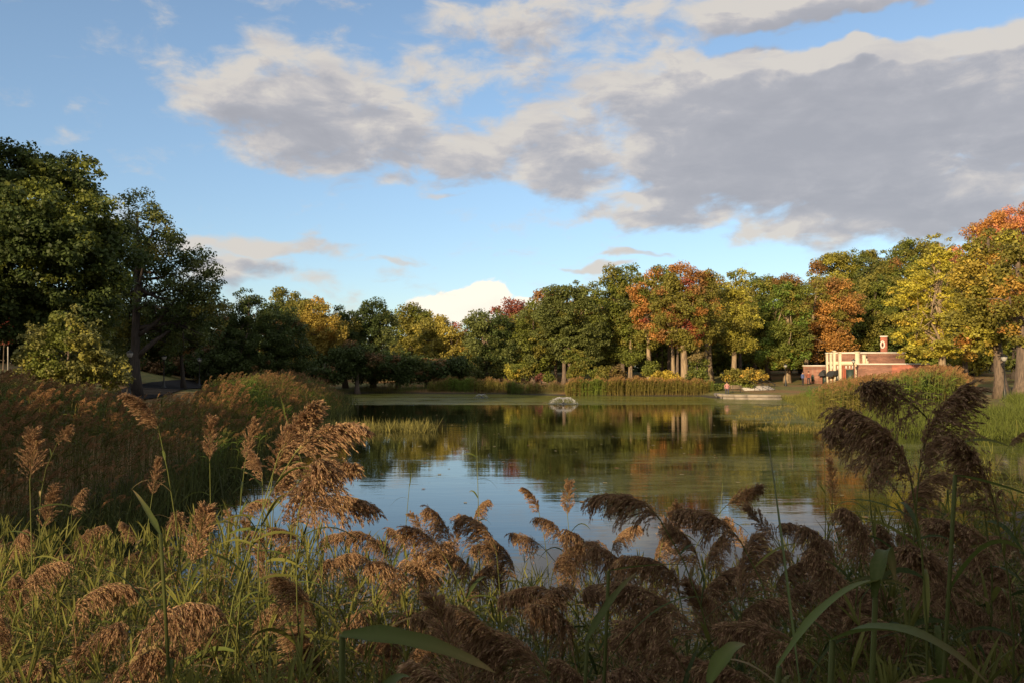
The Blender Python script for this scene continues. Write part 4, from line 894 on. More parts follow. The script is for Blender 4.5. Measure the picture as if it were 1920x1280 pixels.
# ------------------------------------------------------------------ fountains
mw, b, o = new_mat('water_spray')
p = b.n('ShaderNodeBsdfPrincipled'); p.inputs['Base Color'].default_value = (0.66, 0.67, 0.69, 1); p.inputs['Roughness'].default_value = 0.35
t = b.n('ShaderNodeBsdfTranslucent'); t.inputs[0].default_value = (0.66, 0.67, 0.69, 1); mx = b.n('ShaderNodeMixShader'); mx.inputs[0].default_value = 0.4
b.put(mx.inputs[1], p.outputs[0]); b.put(mx.inputs[2], t.outputs[0]); b.put(o.inputs[0], mx.outputs[0]); M['spray'] = mw
mf, b, o = new_mat('foam_on_water')
p = b.n('ShaderNodeBsdfPrincipled'); p.inputs['Base Color'].default_value = (0.42, 0.46, 0.5, 1); p.inputs['Roughness'].default_value = 0.4; b.put(o.inputs[0], p.outputs[0]); M['foam'] = mf
def fountain(px, Y, wpx, hpx, label, drops, seed):
    rng = np.random.default_rng(seed); W_ = wpx / 2 * Y / F; H_ = hpx * Y / F
    r = empty('pond_fountain', (Xp(px, Y), Y, 0), label, 'fountain')
    mb = MB(); mb.lathe([(0, -0.1), (0.38, -0.1), (0.38, 0.03), (0.2, 0.06), (0.07, 0.12), (0.05, 0.2), (0, 0.2)], 14); mb.build('nozzle', M['iron'], r, smooth=True)
    N = drops; ns = 44; k_ = rng.integers(0, ns, N); sv = 0.90 + 0.12 * rng.random(ns)
    th = k_ * 2 * np.pi / ns + rng.normal(size=N) * 0.03; u = rng.random(N); vel = sv[k_] * (1 + 0.025 * rng.normal(size=N))
    arc = lambda u: 1 - np.abs(2 * u ** 0.6 - 1) ** 2.4
    x = W_ * vel * u; z = 0.1 + H_ * vel * arc(u)
    P_ = np.c_[x * np.cos(th), x * np.sin(th), z] + rng.normal(size=(N, 3)) * (0.01 + 0.03 * u[:, None])
    # streaks along the arc
    du = 0.02; u2 = np.clip(u + du, 0, 1); x2 = W_ * vel * u2; z2 = 0.1 + H_ * vel * arc(u2)
    D = np.c_[(x2 - x) * np.cos(th), (x2 - x) * np.sin(th), z2 - z]; D = nrm(D) * (0.03 + 0.05 * rng.random(N))[:, None]
    s_ = nrm(np.cross(D, rng.normal(size=(N, 3)))) * (0.0035 + 0.004 * rng.random(N))[:, None]
    V = np.stack([P_ - D, P_ + s_, P_ + D, P_ - s_], 1).reshape(-1, 3)
    link('spray', mesh_np('spray', V, np.arange(4 * N).reshape(-1, 4), M['spray']), r)
    # broken ring of foam where the drops land
    n = drops // 4; th = rng.random(n) * 2 * np.pi; rad = W_ * (0.93 + 0.22 * rng.normal(size=n) * 0.6); s0 = 0.02 + 0.05 * rng.random(n)
    c = np.c_[rad * np.cos(th), rad * np.sin(th), np.full(n, 0.012) + 0.02 * rng.random(n)]
    V = np.stack([c + np.c_[s0 * q[0], s0 * q[1], 0.4 * s0 * q[2]] for q in ((1, 0, 0), (0, 1, 1), (-1, 0, 0), (0, -1, 1))], 1).reshape(-1, 3)
    link('foam', mesh_np('foam', V, np.arange(4 * n).reshape(-1, 4), M['foam']), r)
fountain(1056, 70.5, 54, 10.5, 'pond fountain throwing a low white umbrella of water', 1700, 5)
fountain(903, 86, 26, 5, 'small low bubbling fountain near the far reeds', 500, 6)

# ------------------------------------------------------------------ reeds
TAN = np.array((0.41, 0.262, 0.15)); TAN2 = np.array((0.27, 0.165, 0.10)); PURP = np.array((0.17, 0.105, 0.085)); STRAW = np.array((0.42, 0.31, 0.15))
LG = np.array((0.098, 0.135, 0.026)); LG2 = np.array((0.17, 0.175, 0.038)); LG_SHADE = np.array((0.055, 0.085, 0.026))
def ribbons(base, dirv, L, W, droop, rng, seg=7, col=LG, twist=0.0, colv=0.25, fold=0.18):
    """batch of arching leaf blades: base (N,3), dirv (N,3), L, W, droop (N,)"""
    N = len(base); t = np.linspace(0, 1, seg + 1)
    D = nrm(dirv); g = np.array([0, 0, -1.0])
    P_ = base[:, None] + D[:, None] * (L[:, None] * t)[..., None] + g * (L * droop)[:, None, None] * (t ** 2.2)[None, :, None]
    T = np.gradient(P_, axis=1); T = nrm(T)
    sd = nrm(np.cross(T, np.array([0, 0, 1.0]) + rng.normal(size=(N, 1, 3)) * 0.25))
    up = np.cross(sd, T); tw = (twist * rng.normal(size=N))[:, None] + (rng.normal(size=N) * 0.9 * twist)[:, None] * t
    sd = sd * np.cos(tw)[..., None] + up * np.sin(tw)[..., None]; up = np.cross(sd, T)
    w = W[:, None] * (0.35 + 0.65 * np.minimum(1, t * 5)) * (1 - t ** 2.2) ** 0.8 * (1 + 0.07 * np.sin(t * 21 + base[:, :1] * 50)) + 0.0004
    Lf, Rt, Md = P_ - sd * w[..., None] / 2 + up * w[..., None] * fold, P_ + sd * w[..., None] / 2 + up * w[..., None] * fold, P_
    V = np.stack([Lf, Md, Rt], 2).reshape(-1, 3)
    k = seg + 1; i = np.arange(seg); f = np.concatenate([np.c_[3 * i, 3 * i + 1, 3 * i + 4, 3 * i + 3], np.c_[3 * i + 1, 3 * i + 2, 3 * i + 5, 3 * i + 4]])
    F_ = (f[None] + (np.arange(N) * 3 * k)[:, None, None]).reshape(-1, 4)
    c = np.broadcast_to(np.asarray(col, float), (N, 3)) * (1 - colv + 2 * colv * rng.random(N))[:, None]
    tipc = np.array((0.26, 0.20, 0.07)); mixt = (rng.random(N) ** 2)[:, None] * 0.8 * (t ** 3)[None]
    cc = c[:, None] * (1 - mixt[..., None]) + tipc * mixt[..., None]
    return V, F_, np.repeat(cc, 3, axis=1).reshape(-1, 3)
def flat_leaf(base, dirv, L, W, droop, rng, seg=3, col=LG, colv=0.25):
    N = len(base); t = np.linspace(0, 1, seg + 1); D = nrm(dirv)
    P_ = base[:, None] + D[:, None] * (L[:, None] * t)[..., None] + np.array([0, 0, -1.0]) * (L * droop)[:, None, None] * (t ** 2)[None, :, None]
    T = nrm(np.gradient(P_, axis=1)); sd = nrm(np.cross(T, rng.normal(size=(N, 1, 3)) * 0.6 + np.array([0, 0, 1.0])))
    w = W[:, None] * np.array([0.5] + [1 - x ** 2 for x in t[1:]]) + 0.0005
    V = np.stack([P_ - sd * w[..., None] / 2, P_ + sd * w[..., None] / 2], 2).reshape(-1, 3)
    i = np.arange(seg); f = np.c_[2 * i, 2 * i + 1, 2 * i + 3, 2 * i + 2]; F_ = (f[None] + (np.arange(N) * 2 * (seg + 1))[:, None, None]).reshape(-1, 4)
    c = np.broadcast_to(np.asarray(col, float), (N, 3)) * (1 - colv + 2 * colv * rng.random(N))[:, None]
    return V, F_, np.repeat(c, 2 * (seg + 1), axis=0)

def plume(rng, style='lean', nb=85, spk=20, detail=True, k=1.0, dens_w=1.0):
    """seed head of a reed, unit length along +z, nodding and combed towards +x.
    lean: feathery, one sided; hair: arched over with hanging locks; up: upright and open"""
    vr = rng.random(4); nod = {'lean': 0.22 + 0.2 * vr[0], 'hair': 0.32 + 0.42 * vr[0], 'up': 0.10}[style]; side = {'lean': 0.42, 'hair': 0.45, 'up': 0.06}[style]
    grav = {'lean': 0.34, 'hair': 0.72, 'up': 0.20}[style]; bl = {'lean': 0.50, 'hair': 0.60, 'up': 0.44}[style] * (0.82 + 0.4 * vr[1]); grav *= 0.75 + 0.5 * vr[2]
    t = np.sort(rng.random(nb)) ** 0.85 * 0.96
    def rach(t): return np.stack([nod * t ** 2.1, 0.05 * np.sin(3 * t), t - 0.42 * nod * t ** 2.6], -1)
    P0 = rach(t); Tg = nrm(np.stack([nod * 2.1 * t ** 1.1, 0 * t, 1 - 0.42 * nod * 2.6 * t ** 1.6], -1))
    th = rng.random(nb) * 2 * np.pi
    out = np.stack([np.cos(th) * 0.8 + side * 1.6, np.sin(th), 0 * t], -1)
    D = nrm(Tg * (1.0 if style != 'hair' else 0.75) + out * ((0.42 if style == 'hair' else 0.58) + 0.28 * rng.random(nb))[:, None])
    L = bl * (1 - 0.68 * t) * (0.6 + 0.6 * rng.random(nb)) * (0.55 + 0.45 * np.minimum(1, t * 4 + 0.4))
    g = np.array([0.12 * side, 0, -1.0]); gr = grav * (0.5 + 0.9 * rng.random(nb))
    u = np.linspace(0, 1, 7); B = P0[:, None] + D[:, None] * (L[:, None] * u)[..., None] + g * (L * gr)[:, None, None] * (u ** 2)[None, :, None]
    Vs, Fs, Cs, n = [], [], [], 0
    # branch threads
    TB = nrm(np.gradient(B, axis=1)); sd = nrm(np.cross(TB, rng.normal(size=(nb, 1, 3)))); w = 0.0035 * k
    V = np.stack([B - sd * w, B + sd * w], 2).reshape(-1, 3); i = np.arange(6); f = np.c_[2 * i, 2 * i + 1, 2 * i + 3, 2 * i + 2]
    Fs.append((f[None] + (np.arange(nb) * 14)[:, None, None]).reshape(-1, 4)); Vs.append(V); Cs.append(np.tile(TAN * 0.8, (len(V), 1))); n += len(V)
    # spikelets
    N = nb * spk; bi = np.repeat(np.arange(nb), spk); uu = (0.12 + 0.88 * rng.random(N) ** 0.8)
    kx = uu * 6; a = np.minimum(kx.astype(int), 5); fr_ = (kx - a)[:, None]
    p = B[bi, a] * (1 - fr_) + B[bi, a + 1] * fr_; td = TB[bi, a]
    dd = nrm(td * 1.0 + rng.normal(size=(N, 3)) * 0.17 + np.array([0, 0, -0.12])); p = p + rng.normal(size=(N, 3)) * 0.010
    ln = (0.038 + 0.032 * rng.random(N))[:, None] * k; ww = (0.0042 + 0.0035 * rng.random(N))[:, None] * k * dens_w
    s_ = nrm(np.cross(dd, rng.normal(size=(N, 3)))) * ww
    V = np.stack([p, p + dd * ln * 0.5 + s_, p + dd * ln, p + dd * ln * 0.5 - s_], 1).reshape(-1, 3)
    Fs.append(np.arange(4 * N).reshape(-1, 4) + n); Vs.append(V); n += len(V)
    c = np.where((rng.random(N) < 0.5)[:, None], TAN, TAN2) * (0.5 + 0.95 * rng.random(N))[:, None]; c = np.where((rng.random(N) < 0.15)[:, None], STRAW * 1.05, c)
    Cs.append(np.repeat(c, 4, axis=0))
    # rachis
    tt = np.linspace(0, 0.97, 8); V, F2 = tube(rach(tt), 0.010 * (1 - 0.8 * tt) * k, 5); Vs.append(V); Fs.append(F2[0] + n); Cs.append(np.tile((0.22, 0.22, 0.08), (len(V), 1)))
    return np.concatenate(Vs), np.concatenate(Fs), np.concatenate(Cs)
PL = {}
for st in ('lean', 'hair', 'up'):
    for v in range(5):
        rg = np.random.default_rng(900 + v + 10 * len(st) + ord(st[0]))
        PL[st, v] = plume(rg, st, nb=165 if st != 'up' else 110, spk=24)
# low detail versions for the distance
PLO = [plume(np.random.default_rng(950 + v), ('lean', 'hair', 'lean')[v], nb=34, spk=6, k=2.1, dens_w=1.3) for v in range(3)]
PLX = [plume(np.random.default_rng(960 + v), ('lean', 'up', 'lean')[v], nb=14, spk=5, k=3.2, dens_w=1.6) for v in range(3)]
def merge(protos, T, choice, tintk=None):
    """numpy copies of (V,F,C) prototypes. T: (n,4,4)"""
    Vs, Fs, Cs, n = [], [], [], 0
    for k, (V, F_, C_) in enumerate(protos):
        idx = np.nonzero(choice == k)[0]
        if not len(idx): continue
        A = T[idx]; W = np.einsum('nij,vj->nvi', A[:, :3, :3], V) + A[:, None, :3, 3]
        Vs.append(W.reshape(-1, 3)); Fs.append((F_[None] + (np.arange(len(idx)) * len(V))[:, None, None] + n).reshape(-1, F_.shape[1])); n += len(idx) * len(V)
        c = np.broadcast_to(C_[None], (len(idx), *C_.shape))
        if tintk is not None: c = c * tintk[idx][:, None]
        Cs.append(c.reshape(-1, 3))
    return np.concatenate(Vs), np.concatenate(Fs), np.concatenate(Cs)
def xf(x, y, z, yaw, s, lean=0.0, lz=None):
    """stack of transforms: scale, lean towards local +x, turn by yaw, move"""
    x = np.asarray(x, float); n = len(x); T = np.zeros((n, 4, 4)); T[:, 3, 3] = 1
    lean = np.broadcast_to(lean, (n,)); s = np.broadcast_to(s, (n,)); yaw = np.broadcast_to(yaw, (n,))
    cl, sl, cy, sy = np.cos(lean), np.sin(lean), np.cos(yaw), np.sin(yaw)
    Ry = np.zeros((n, 3, 3)); Ry[:, 0, 0] = cl; Ry[:, 0, 2] = sl; Ry[:, 1, 1] = 1; Ry[:, 2, 0] = -sl; Ry[:, 2, 2] = cl
    Rz = np.zeros((n, 3, 3)); Rz[:, 0, 0] = cy; Rz[:, 0, 1] = -sy; Rz[:, 1, 0] = sy; Rz[:, 1, 1] = cy; Rz[:, 2, 2] = 1
    T[:, :3, :3] = np.einsum('nij,njk->nik', Rz, Ry) * s[:, None, None]; T[:, 0, 3] = x; T[:, 1, 3] = y; T[:, 2, 3] = z
    return T

def reed_stalk_arrays(p0, p1, tipdir, rng, r=0.0045, nleaf=9, leafL=0.38, leafW=0.022, colr=LG, first=0.35, seg=7, nseg=9, dead=0.15, twist=0.5):
    """a single reed: stem from p0 to p1 bending into tipdir, leaves alternating along it"""
    p0, p1, td = np.array(p0, float), np.array(p1, float), nrm(np.array(tipdir, float)); H = np.linalg.norm(p1 - p0)
    t = np.linspace(0, 1, nseg)[:, None]; a = p0 + np.array([0, 0, H * 0.35]); c = p1 - td * H * 0.3
    pts = p0 * (1 - t) ** 3 + 3 * a * t * (1 - t) ** 2 + 3 * c * t ** 2 * (1 - t) + p1 * t ** 3
    SV, SF = tube(pts, r * (1 - 0.55 * t[:, 0]), 5, cap=False); sc = np.tile(np.array((0.20, 0.23, 0.07)), (len(SV), 1))
    f = first + (0.97 - first) * (np.arange(nleaf) + rng.random(nleaf) * 0.6) / nleaf
    kx = f * (nseg - 1); i = np.minimum(kx.astype(int), nseg - 2); B = pts[i] * (1 - (kx - i)[:, None]) + pts[i + 1] * (kx - i)[:, None]
    az_ = rng.random() * 6.28 + np.pi * np.arange(nleaf) + rng.normal(size=nleaf) * 0.6
    el_ = 0.15 + 1.0 * rng.random(nleaf)
    D = np.c_[np.cos(az_) * np.cos(el_), np.sin(az_) * np.cos(el_), np.sin(el_)]
    L = leafL * (0.65 + 0.6 * rng.random(nleaf)) * (1.1 - 0.45 * f); W = leafW * (0.7 + 0.5 * rng.random(nleaf)) * (1.15 - 0.5 * f)
    cl = np.where((rng.random(nleaf) < dead)[:, None], STRAW * 0.8, np.where((rng.random(nleaf) < 0.35)[:, None], LG2, colr))
    LV, LF, LC = ribbons(B, D, L, W, 0.25 + 0.6 * rng.random(nleaf), rng, seg, cl, twist)
    return (SV, SF[0], sc), (LV, LF, LC), pts

# --- the reeds with seed heads that stand out in the foreground: px, py of the head's middle, its length in px, tilt (deg, + = right), side the head hangs to, style, head length in m
HERO = [
 (545,800,120,20,1,'lean'),(600,912,125,22,1,'hair'),(545,930,112,-4,1,'hair'),(515,905,100,6,1,'lean'),
 (592,800,142,38,1,'lean'),(602,868,118,52,1,'lean'),(522,842,118,10,1,'lean'),(565,895,125,4,1,'hair'),(492,870,70,-6,-1,'lean'),(465,828,82,6,1,'up'),(392,828,78,-2,1,'up'),
 (288,765,92,-8,-1,'lean'),(289,897,70,0,1,'up'),(118,812,52,32,1,'lean'),(55,858,95,-4,1,'up'),(88,955,78,12,1,'up'),(137,938,46,0,1,'hair'),(330,975,66,0,1,'hair'),(456,938,70,14,-1,'hair'),
 (550,995,76,-30,1,'hair'),(240,1040,62,30,-1,'hair'),(158,1095,150,28,-1,'hair'),(366,1015,120,6,1,'up'),(300,1120,190,24,-1,'hair'),(250,1215,170,30,-1,'hair'),(480,1140,100,0,1,'hair'),(402,1165,110,-20,1,'hair'),
 (468,1010,70,0,-1,'up'),(590,1062,70,20,-1,'hair'),(738,1058,100,-42,1,'hair'),(808,1003,92,-35,1,'hair'),(836,975,86,-10,1,'hair'),(886,955,64,-8,1,'hair'),(926,985,112,-6,-1,'hair'),
 (1004,935,56,-15,1,'lean'),(1062,938,62,-4,1,'up'),(1042,975,72,-20,1,'hair'),(992,1000,76,-45,1,'hair'),(1198,915,135,-34,1,'hair'),(1345,950,150,-34,1,'hair'),(1385,925,86,52,1,'lean'),
 (1598,815,135,-42,1,'hair'),(1625,870,120,-8,1,'hair'),(1672,732,150,-52,-1,'hair'),(1688,800,225,-12,-1,'hair'),(1732,785,165,8,1,'hair'),(1692,922,130,-2,1,'hair'),(1845,885,190,-10,1,'hair'),(1825,985,170,-40,1,'hair'),(1735,870,110,18,1,'up'),
 (1492,980,90,-48,1,'hair'),(1385,1060,150,0,1,'hair'),(1170,1045,140,-25,1,'hair'),(1098,1010,110,-20,1,'hair'),(1245,1110,200,-40,1,'hair'),(1445,1165,190,-50,1,'hair'),(1118,1085,140,-35,1,'hair'),
 (820,1062,95,-10,1,'hair'),(880,1085,86,14,-1,'hair'),(700,1110,70,0,1,'hair'),(828,1175,80,-20,1,'hair'),(640,1150,100,10,-1,'hair'),(935,1105,90,-5,1,'up'),(1300,1010,120,-15,1,'hair'),(1170,1232,190,-50,1,'hair'),
 (1000,1205,160,-25,1,'hair'),(1880,1250,170,-45,1,'hair'),(1700,1262,150,-50,1,'hair'),(610,1235,150,8,-1,'hair'),(515,1235,120,-10,1,'hair'),(30,1180,110,4,-1,'hair'),(130,1210,110,20,-1,'hair'),
 (1560,1060,130,-12,1,'hair'),(1745,1045,180,-28,1,'hair'),(1890,1060,120,-10,1,'hair'),(1560,905,80,0,-1,'up'),(1080,800+260,90,5,-1,'hair'),(760,1000,60,-20,1,'hair'),(1790,880,70,20,1,'lean'),(1905,815,40,30,1,'lean'),
 (30,1000,80,0,1,'hair'),(330,1060,70,-10,1,'hair'),(1420,1035,110,12,1,'hair'),(960,1040,90,-10,1,'hair'),(1620,980,130,6,-1,'hair'),(740,1190,110,-20,1,'hair'),(1330,1235,170,-35,1,'hair'),(420,1255,120,10,-1,'hair'),
]
rx_ = np.random.default_rng(4242); EXTRA = []
for k_ in range(4000):
    if len(EXTRA) >= 200: break
    a_, b_ = rx_.uniform(-20, 1940), rx_.uniform(985, 1295); l_ = rx_.uniform(70, 120) * (0.85 + (b_ - 1000) / 330) * (1.2 if a_ > 800 else 0.86)
    if a_ < 640 and rx_.random() < 0.35: continue
    if all(abs(a_ - h_[0]) + 1.4 * abs(b_ - h_[1]) > (0.30 if a_ > 760 else 0.42) * (l_ + h_[2]) for h_ in HERO + EXTRA): EXTRA.append((a_, b_, l_, rx_.uniform(-45, 15) if a_ > 650 else rx_.uniform(-20, 35), 1 if rx_.random() < 0.75 else -1, 'hair' if rx_.random() < 0.8 else 'up'))
HERO += EXTRA
SHADELINE = lambda px, py: (px - 540) * 0.30 + py  # only used to word the labels
WORD = {'lean': 'feathery', 'hair': 'drooping', 'up': 'open'}
def words(px, py, ln, st, tilt):
    side = 'left part of the foreground' if px < 640 else ('middle of the foreground' if px < 1280 else 'right part of the foreground')
    return None
bands_x = ['by left edge', 'left of tallest plumes', 'under tallest plumes', 'before sky reflection', 'below fountain', 'in shaded middle', 'below pavilion', 'by right edge']
used = {}
reed_master = []
for i, (px, py, ln, tilt, side, st) in enumerate(HERO):
    rng = np.random.default_rng(1000 + i)
    if abs(tilt) > 8: side = 1 if tilt > 0 else -1
    m_len = 0.30 if ln < 140 else 0.34; wide = 1.3 if 480 < px < 640 and py < 940 else 1.0
    d = np.clip(m_len * F / ln * (1.0 + 0.05 * rng.normal()), 1.75, 8.5)
    mid = at(px, py, d); tl = R(tilt); yw = (0 if side > 0 else math.pi) + rng.normal() * 0.35 + (-0.4 if side > 0 else 0.4)
    up_ = np.array([math.sin(tl), 0.15 * rng.normal(), math.cos(tl)]); base = np.array(mid) - up_ * m_len * (0.42 if st != 'hair' else 0.5)
    rx = base[0] - math.sin(tl) * 0.5 + rng.normal() * 0.1; ry = max(1.3, base[1] + rng.normal() * 0.1 + 0.1)
    rz_ = max(g1(rx, ry), -0.35)
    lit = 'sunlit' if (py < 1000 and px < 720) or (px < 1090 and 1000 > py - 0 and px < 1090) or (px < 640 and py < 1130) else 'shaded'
    root = empty('reed', (rx, ry, rz_), 'x', 'reed', 'reeds with plumes in the foreground')
    off = np.array([rx, ry, rz_])
    S, Lf, pts = reed_stalk_arrays((0, 0, 0), base - off, up_, rng, r=0.0055, nleaf=8, leafL=0.42, leafW=0.024, first=0.3, colr=LG if lit == 'sunlit' else LG_SHADE, dead=0.12)  # reeds standing in shade get darker leaves, shade painted into the colour
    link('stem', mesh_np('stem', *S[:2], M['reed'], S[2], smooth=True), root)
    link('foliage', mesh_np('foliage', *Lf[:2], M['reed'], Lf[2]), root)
    v = int(rng.integers(0, 5)); key = (st, v)
    if (key, 'me') not in PL:
        pv = PL[key]; PL[key, 'me'] = mesh_np('plume', pv[0], pv[1], M['plume'], pv[2])
    po = link('plume', PL[key, 'me'], root)
    # orient: local z -> up_, local +x -> image side
    Z = Vector(up_).normalized(); xv = Vector((math.cos(yw), math.sin(yw), 0)); Yv = Z.cross(xv).normalized(); Xv = Yv.cross(Z)
    Mx = Matrix((Xv, Yv, Z)).transposed().to_4x4(); po.matrix_local = Matrix.Translation(Vector(base - off)) @ Mx @ Matrix.Diagonal((m_len * wide * rng.uniform(0.8, 1.2), m_len * wide * rng.uniform(0.8, 1.2), m_len, 1))
    size = 'very large' if ln >= 180 else 'large' if ln >= 130 else 'medium' if ln >= 85 else 'small'
    xb = bands_x[min(7, int(px / 240))]
    rowb = 'highest' if py < 850 else 'upper' if py < 960 else 'middle' if py < 1070 else 'low' if py < 1180 else 'lowest'
    shade_w = {'sunlit': 'sunlit tan', 'shaded': 'dusky brown'}[lit]
    lean_w = 'leaning right' if tilt > 15 else 'leaning left' if tilt < -15 else 'upright'
    lab = f"reed, {size} {shade_w} {WORD[st]} plume {lean_w}, {rowb} row {xb}"
    used.setdefault(lab, []).append(root); root['label'] = lab
for lab, rs in used.items():
    if len(rs) > 1:
        rs.sort(key=lambda o_: o_.location.x / max(o_.location.y, 0.1))
        for o_, w_ in zip(rs, ('left', 'right') if len(rs) == 2 else ('leftmost', 'second', 'third', 'fourth', 'fifth')): o_['label'] = lab.replace('reed,', w_ + ' reed,')

# --- leafy reeds without heads: a few prototypes copied
protoL = []
for v in range(10):
    rng = np.random.default_rng(1500 + v); Hh = 1.5 + 0.09 * v; ld = rng.normal() * 0.12
    top = (ld * 1.5, rng.normal() * 0.1, Hh)
    S, Lf, pts = reed_stalk_arrays((0, 0, 0), top, (ld * 3, rng.normal() * 0.2, 1), rng, r=0.005, nleaf=13, leafL=0.42, leafW=0.022, first=0.25, colr=LG, dead=0.15 if v < 8 else 0.85)
    if v >= 8: S[2][:] = (0.38, 0.22, 0.11)
    # young spear leaves at the tip
    B = np.tile(pts[-1], (3, 1)); D = nrm(np.array([0, 0, 1.0]) + rng.normal(size=(3, 3)) * 0.3); A_ = ribbons(B, D, np.array([.3, .34, .26]), np.array([.014, .018, .013]), np.array([.15, .3, .1]), rng, 7, LG2)
    Lf = (np.concatenate([Lf[0], A_[0]]), np.concatenate([Lf[1], A_[1] + len(Lf[0])]), np.concatenate([Lf[2], A_[2]]))
    protoL.append((mesh_np('stem', *S[:2], M['reed'], S[2], smooth=True), mesh_np('foliage', *Lf[:2], M['reed'], Lf[2]), Hh, (S, Lf)))
def top_py(px):
    """highest picture row the leafy growth reaches at column px"""
    return np.interp(px, [0, 150, 300, 420, 560, 650, 760, 900, 1000, 1150, 1300, 1450, 1560, 1700, 1920], [930, 955, 950, 905, 930, 960, 985, 1005, 1010, 1010, 1010, 985, 925, 890, 890])
rng = np.random.default_rng(77); cnt = 0
while cnt < 60:
    px = rng.uniform(-60, 1980); d = 2.2 + 7.0 * rng.random() ** 1.1; x = Xp(px, d)
    v = rng.integers(0, 10); me_s, me_f, Hh, _ = protoL[v]
    z0 = max(g1(x, d), -0.3)
    py = top_py(px) + 25 + abs(rng.normal()) * 60 + 220 * max(0, min(1, (5.6 - d) / 2.8)); zt = Zp(py, d)
    s_ = (zt - z0) / (Hh + 0.12)
    if s_ < 0.45 or s_ > 1.35: continue
    r = empty('leafy_reed', (x, d, z0), 'green leafy reed without a plume in the foreground thicket' if v < 8 else 'dead straw coloured reed without a plume in the foreground thicket', 'reed', 'leafy reeds in the foreground thicket' if v < 8 else 'dead reeds in the foreground thicket')
    r.rotation_euler = (rng.normal() * 0.06, rng.normal() * 0.06, rng.random() * 6.28); r.scale = (s_ * 0.5 + .5, s_ * 0.5 + .5, s_)
    link('stem', me_s, r); link('foliage', me_f, r); cnt += 1
# single reeds that stand clear against the water
for (px, top, d, lean, lab) in [(893, 812, 5.2, -0.02, 'tall thin green reed rising alone before the reflected sky'), (535, 778, 5.0, -0.22, 'long green reed blade pointing up left above the tallest left plumes'),
        (768, 905, 5.6, 0.05, 'dark pointed reed shoot left of the lone tall reed'), (1355, 905, 6.5, 0.05, 'bare upright reed shoot right of the shaded hanging plume'), (1545, 760, 5.8, 0.0, 'green reed tip between the pond edge and the dark right plumes')]:
    rg = np.random.default_rng(int(px)); p1 = np.array(at(px, top, d)); x0 = p1[0] - lean * 1.2; z0 = max(g1(x0, d), -0.3); r = empty('lone_reed', (x0, d, z0), lab, 'reed')
    S, Lf, pts = reed_stalk_arrays((0, 0, 0), p1 - np.array([x0, d, z0]), (lean * 2, 0, 1), rg, r=0.004, nleaf=10, leafL=0.24, leafW=0.013, first=0.35, colr=LG)
    B = np.tile(pts[-1] - np.array([0, 0, 0.02]), (2, 1)); A_ = ribbons(B, nrm(np.array([[lean, 0, 1.0], [lean + .1, 0, 1.0]])), np.array([.16, .1]), np.array([.008, .006]), np.array([.02, .05]), rg, 6, LG)
    link('stem', mesh_np('stem', *S[:2], M['reed'], S[2]), r); Lf = (np.concatenate([Lf[0], A_[0]]), np.concatenate([Lf[1], A_[1] + len(Lf[0])]), np.concatenate([Lf[2], A_[2]])); link('foliage', mesh_np('foliage', *Lf[:2], M['reed'], Lf[2]), r)
# big blades close to the lens: long arching leaves on thick shaded reeds
BIG = [((640,1190,1.35),(905,1262,1.3),0.035,0.25,'long broad leaf reaching right across the bottom, left of middle'),
       ((1560,1200,1.5),(1900,1290,1.3),0.05,0.6,'arching broad leaf in the bottom right corner'),
       ((1640,1120,1.7),(1700,930,1.9),0.035,0.9,'broad dark leaf curving up and over in the right foreground'),
       ((1460,1250,1.6),(1760,1040,1.8),0.04,0.5,'long leaf rising to the right in the lower right shade'),
       ((1790,890,2.3),(1990,960,2.2),0.03,0.15,'dark blade crossing in front of the right edge plume'),
       ((1140,1070,2.4),(1290,1060,2.4),0.022,0.1,'short level blade before the shaded middle plumes'),
       ((1100,1200,2.2),(1200,1060,2.3),0.028,0.2,'green blade slanting up right in the shaded middle'),
       ((1330,1280,1.5),(1420,1180,1.6),0.035,0.5,'curved leaf at the bottom edge right of the middle'),
       ((300,1000,2.6),(250,920,2.8),0.02,0.1,'short bright blade in the left foreground'),
       ((1500,1290,1.6),(1440,830,3.0),0.007,0.05,'thin straight tan stalk crossing the shaded plumes'),]
for (a_, c_, w_, dr, lab) in BIG:
    A0, C0 = np.array(at(*a_)), np.array(at(*c_)); rg = np.random.default_rng(int(a_[0])); x0, y0 = A0[0] - 0.35 * (C0[0] - A0[0]) + rg.normal() * 0.05, A0[1] + 0.1
    z0 = g1(x0, max(y0, 1.0)); root = empty('broad_reed', (x0, y0, z0), lab, 'reed', 'broad leaved reeds close to the viewer'); off = np.array([x0, y0, z0]); A1, C1 = A0 - off, C0 - off
    t = np.linspace(0, 1, 8)[:, None]; mb = MB(); mb.tube(A1 * t + np.c_[np.sin(t[:, 0] * 3) * 0.01, t[:, 0] * 0, t[:, 0] * 0], 0.0055, 6, col=(0.16, 0.19, 0.06)); mb.build('stem', M['reed'], root, tint=True)
    D = C1 - A1; L = np.linalg.norm(D) * 1.08; D = D + np.array([0, 0, dr * L]); 
    V, F_, C_ = ribbons(A1[None], D[None], np.array([L]), np.array([w_]), np.array([dr]), rg, 18, LG * 0.9, 0.25)
    tb = np.repeat(np.linspace(0, 1, 19), 3)[:, None] ** 4; C_ = C_ * (1 - tb) + np.array((0.25, 0.17, 0.07)) * tb; C_[1::3] = C_[1::3] * 1.25 + 0.015
    Ba = np.array([A1 * q for q in (0.35, 0.5, 0.65, 0.8)]); th = rg.random(4) * 6.28; Dd = np.c_[np.cos(th), np.sin(th), 0.9 + rg.random(4)]
    V2, F2, C2 = ribbons(Ba, Dd, 0.4 + 0.2 * rg.random(4), np.full(4, w_ * 0.7), 0.4 + 0.4 * rg.random(4), rg, 9, LG * 0.9, 0.4)
    link('foliage', mesh_np('foliage', np.concatenate([V, V2]), np.concatenate([F_, F2 + len(V)]), M['reed'], np.concatenate([C_, C2])), root)

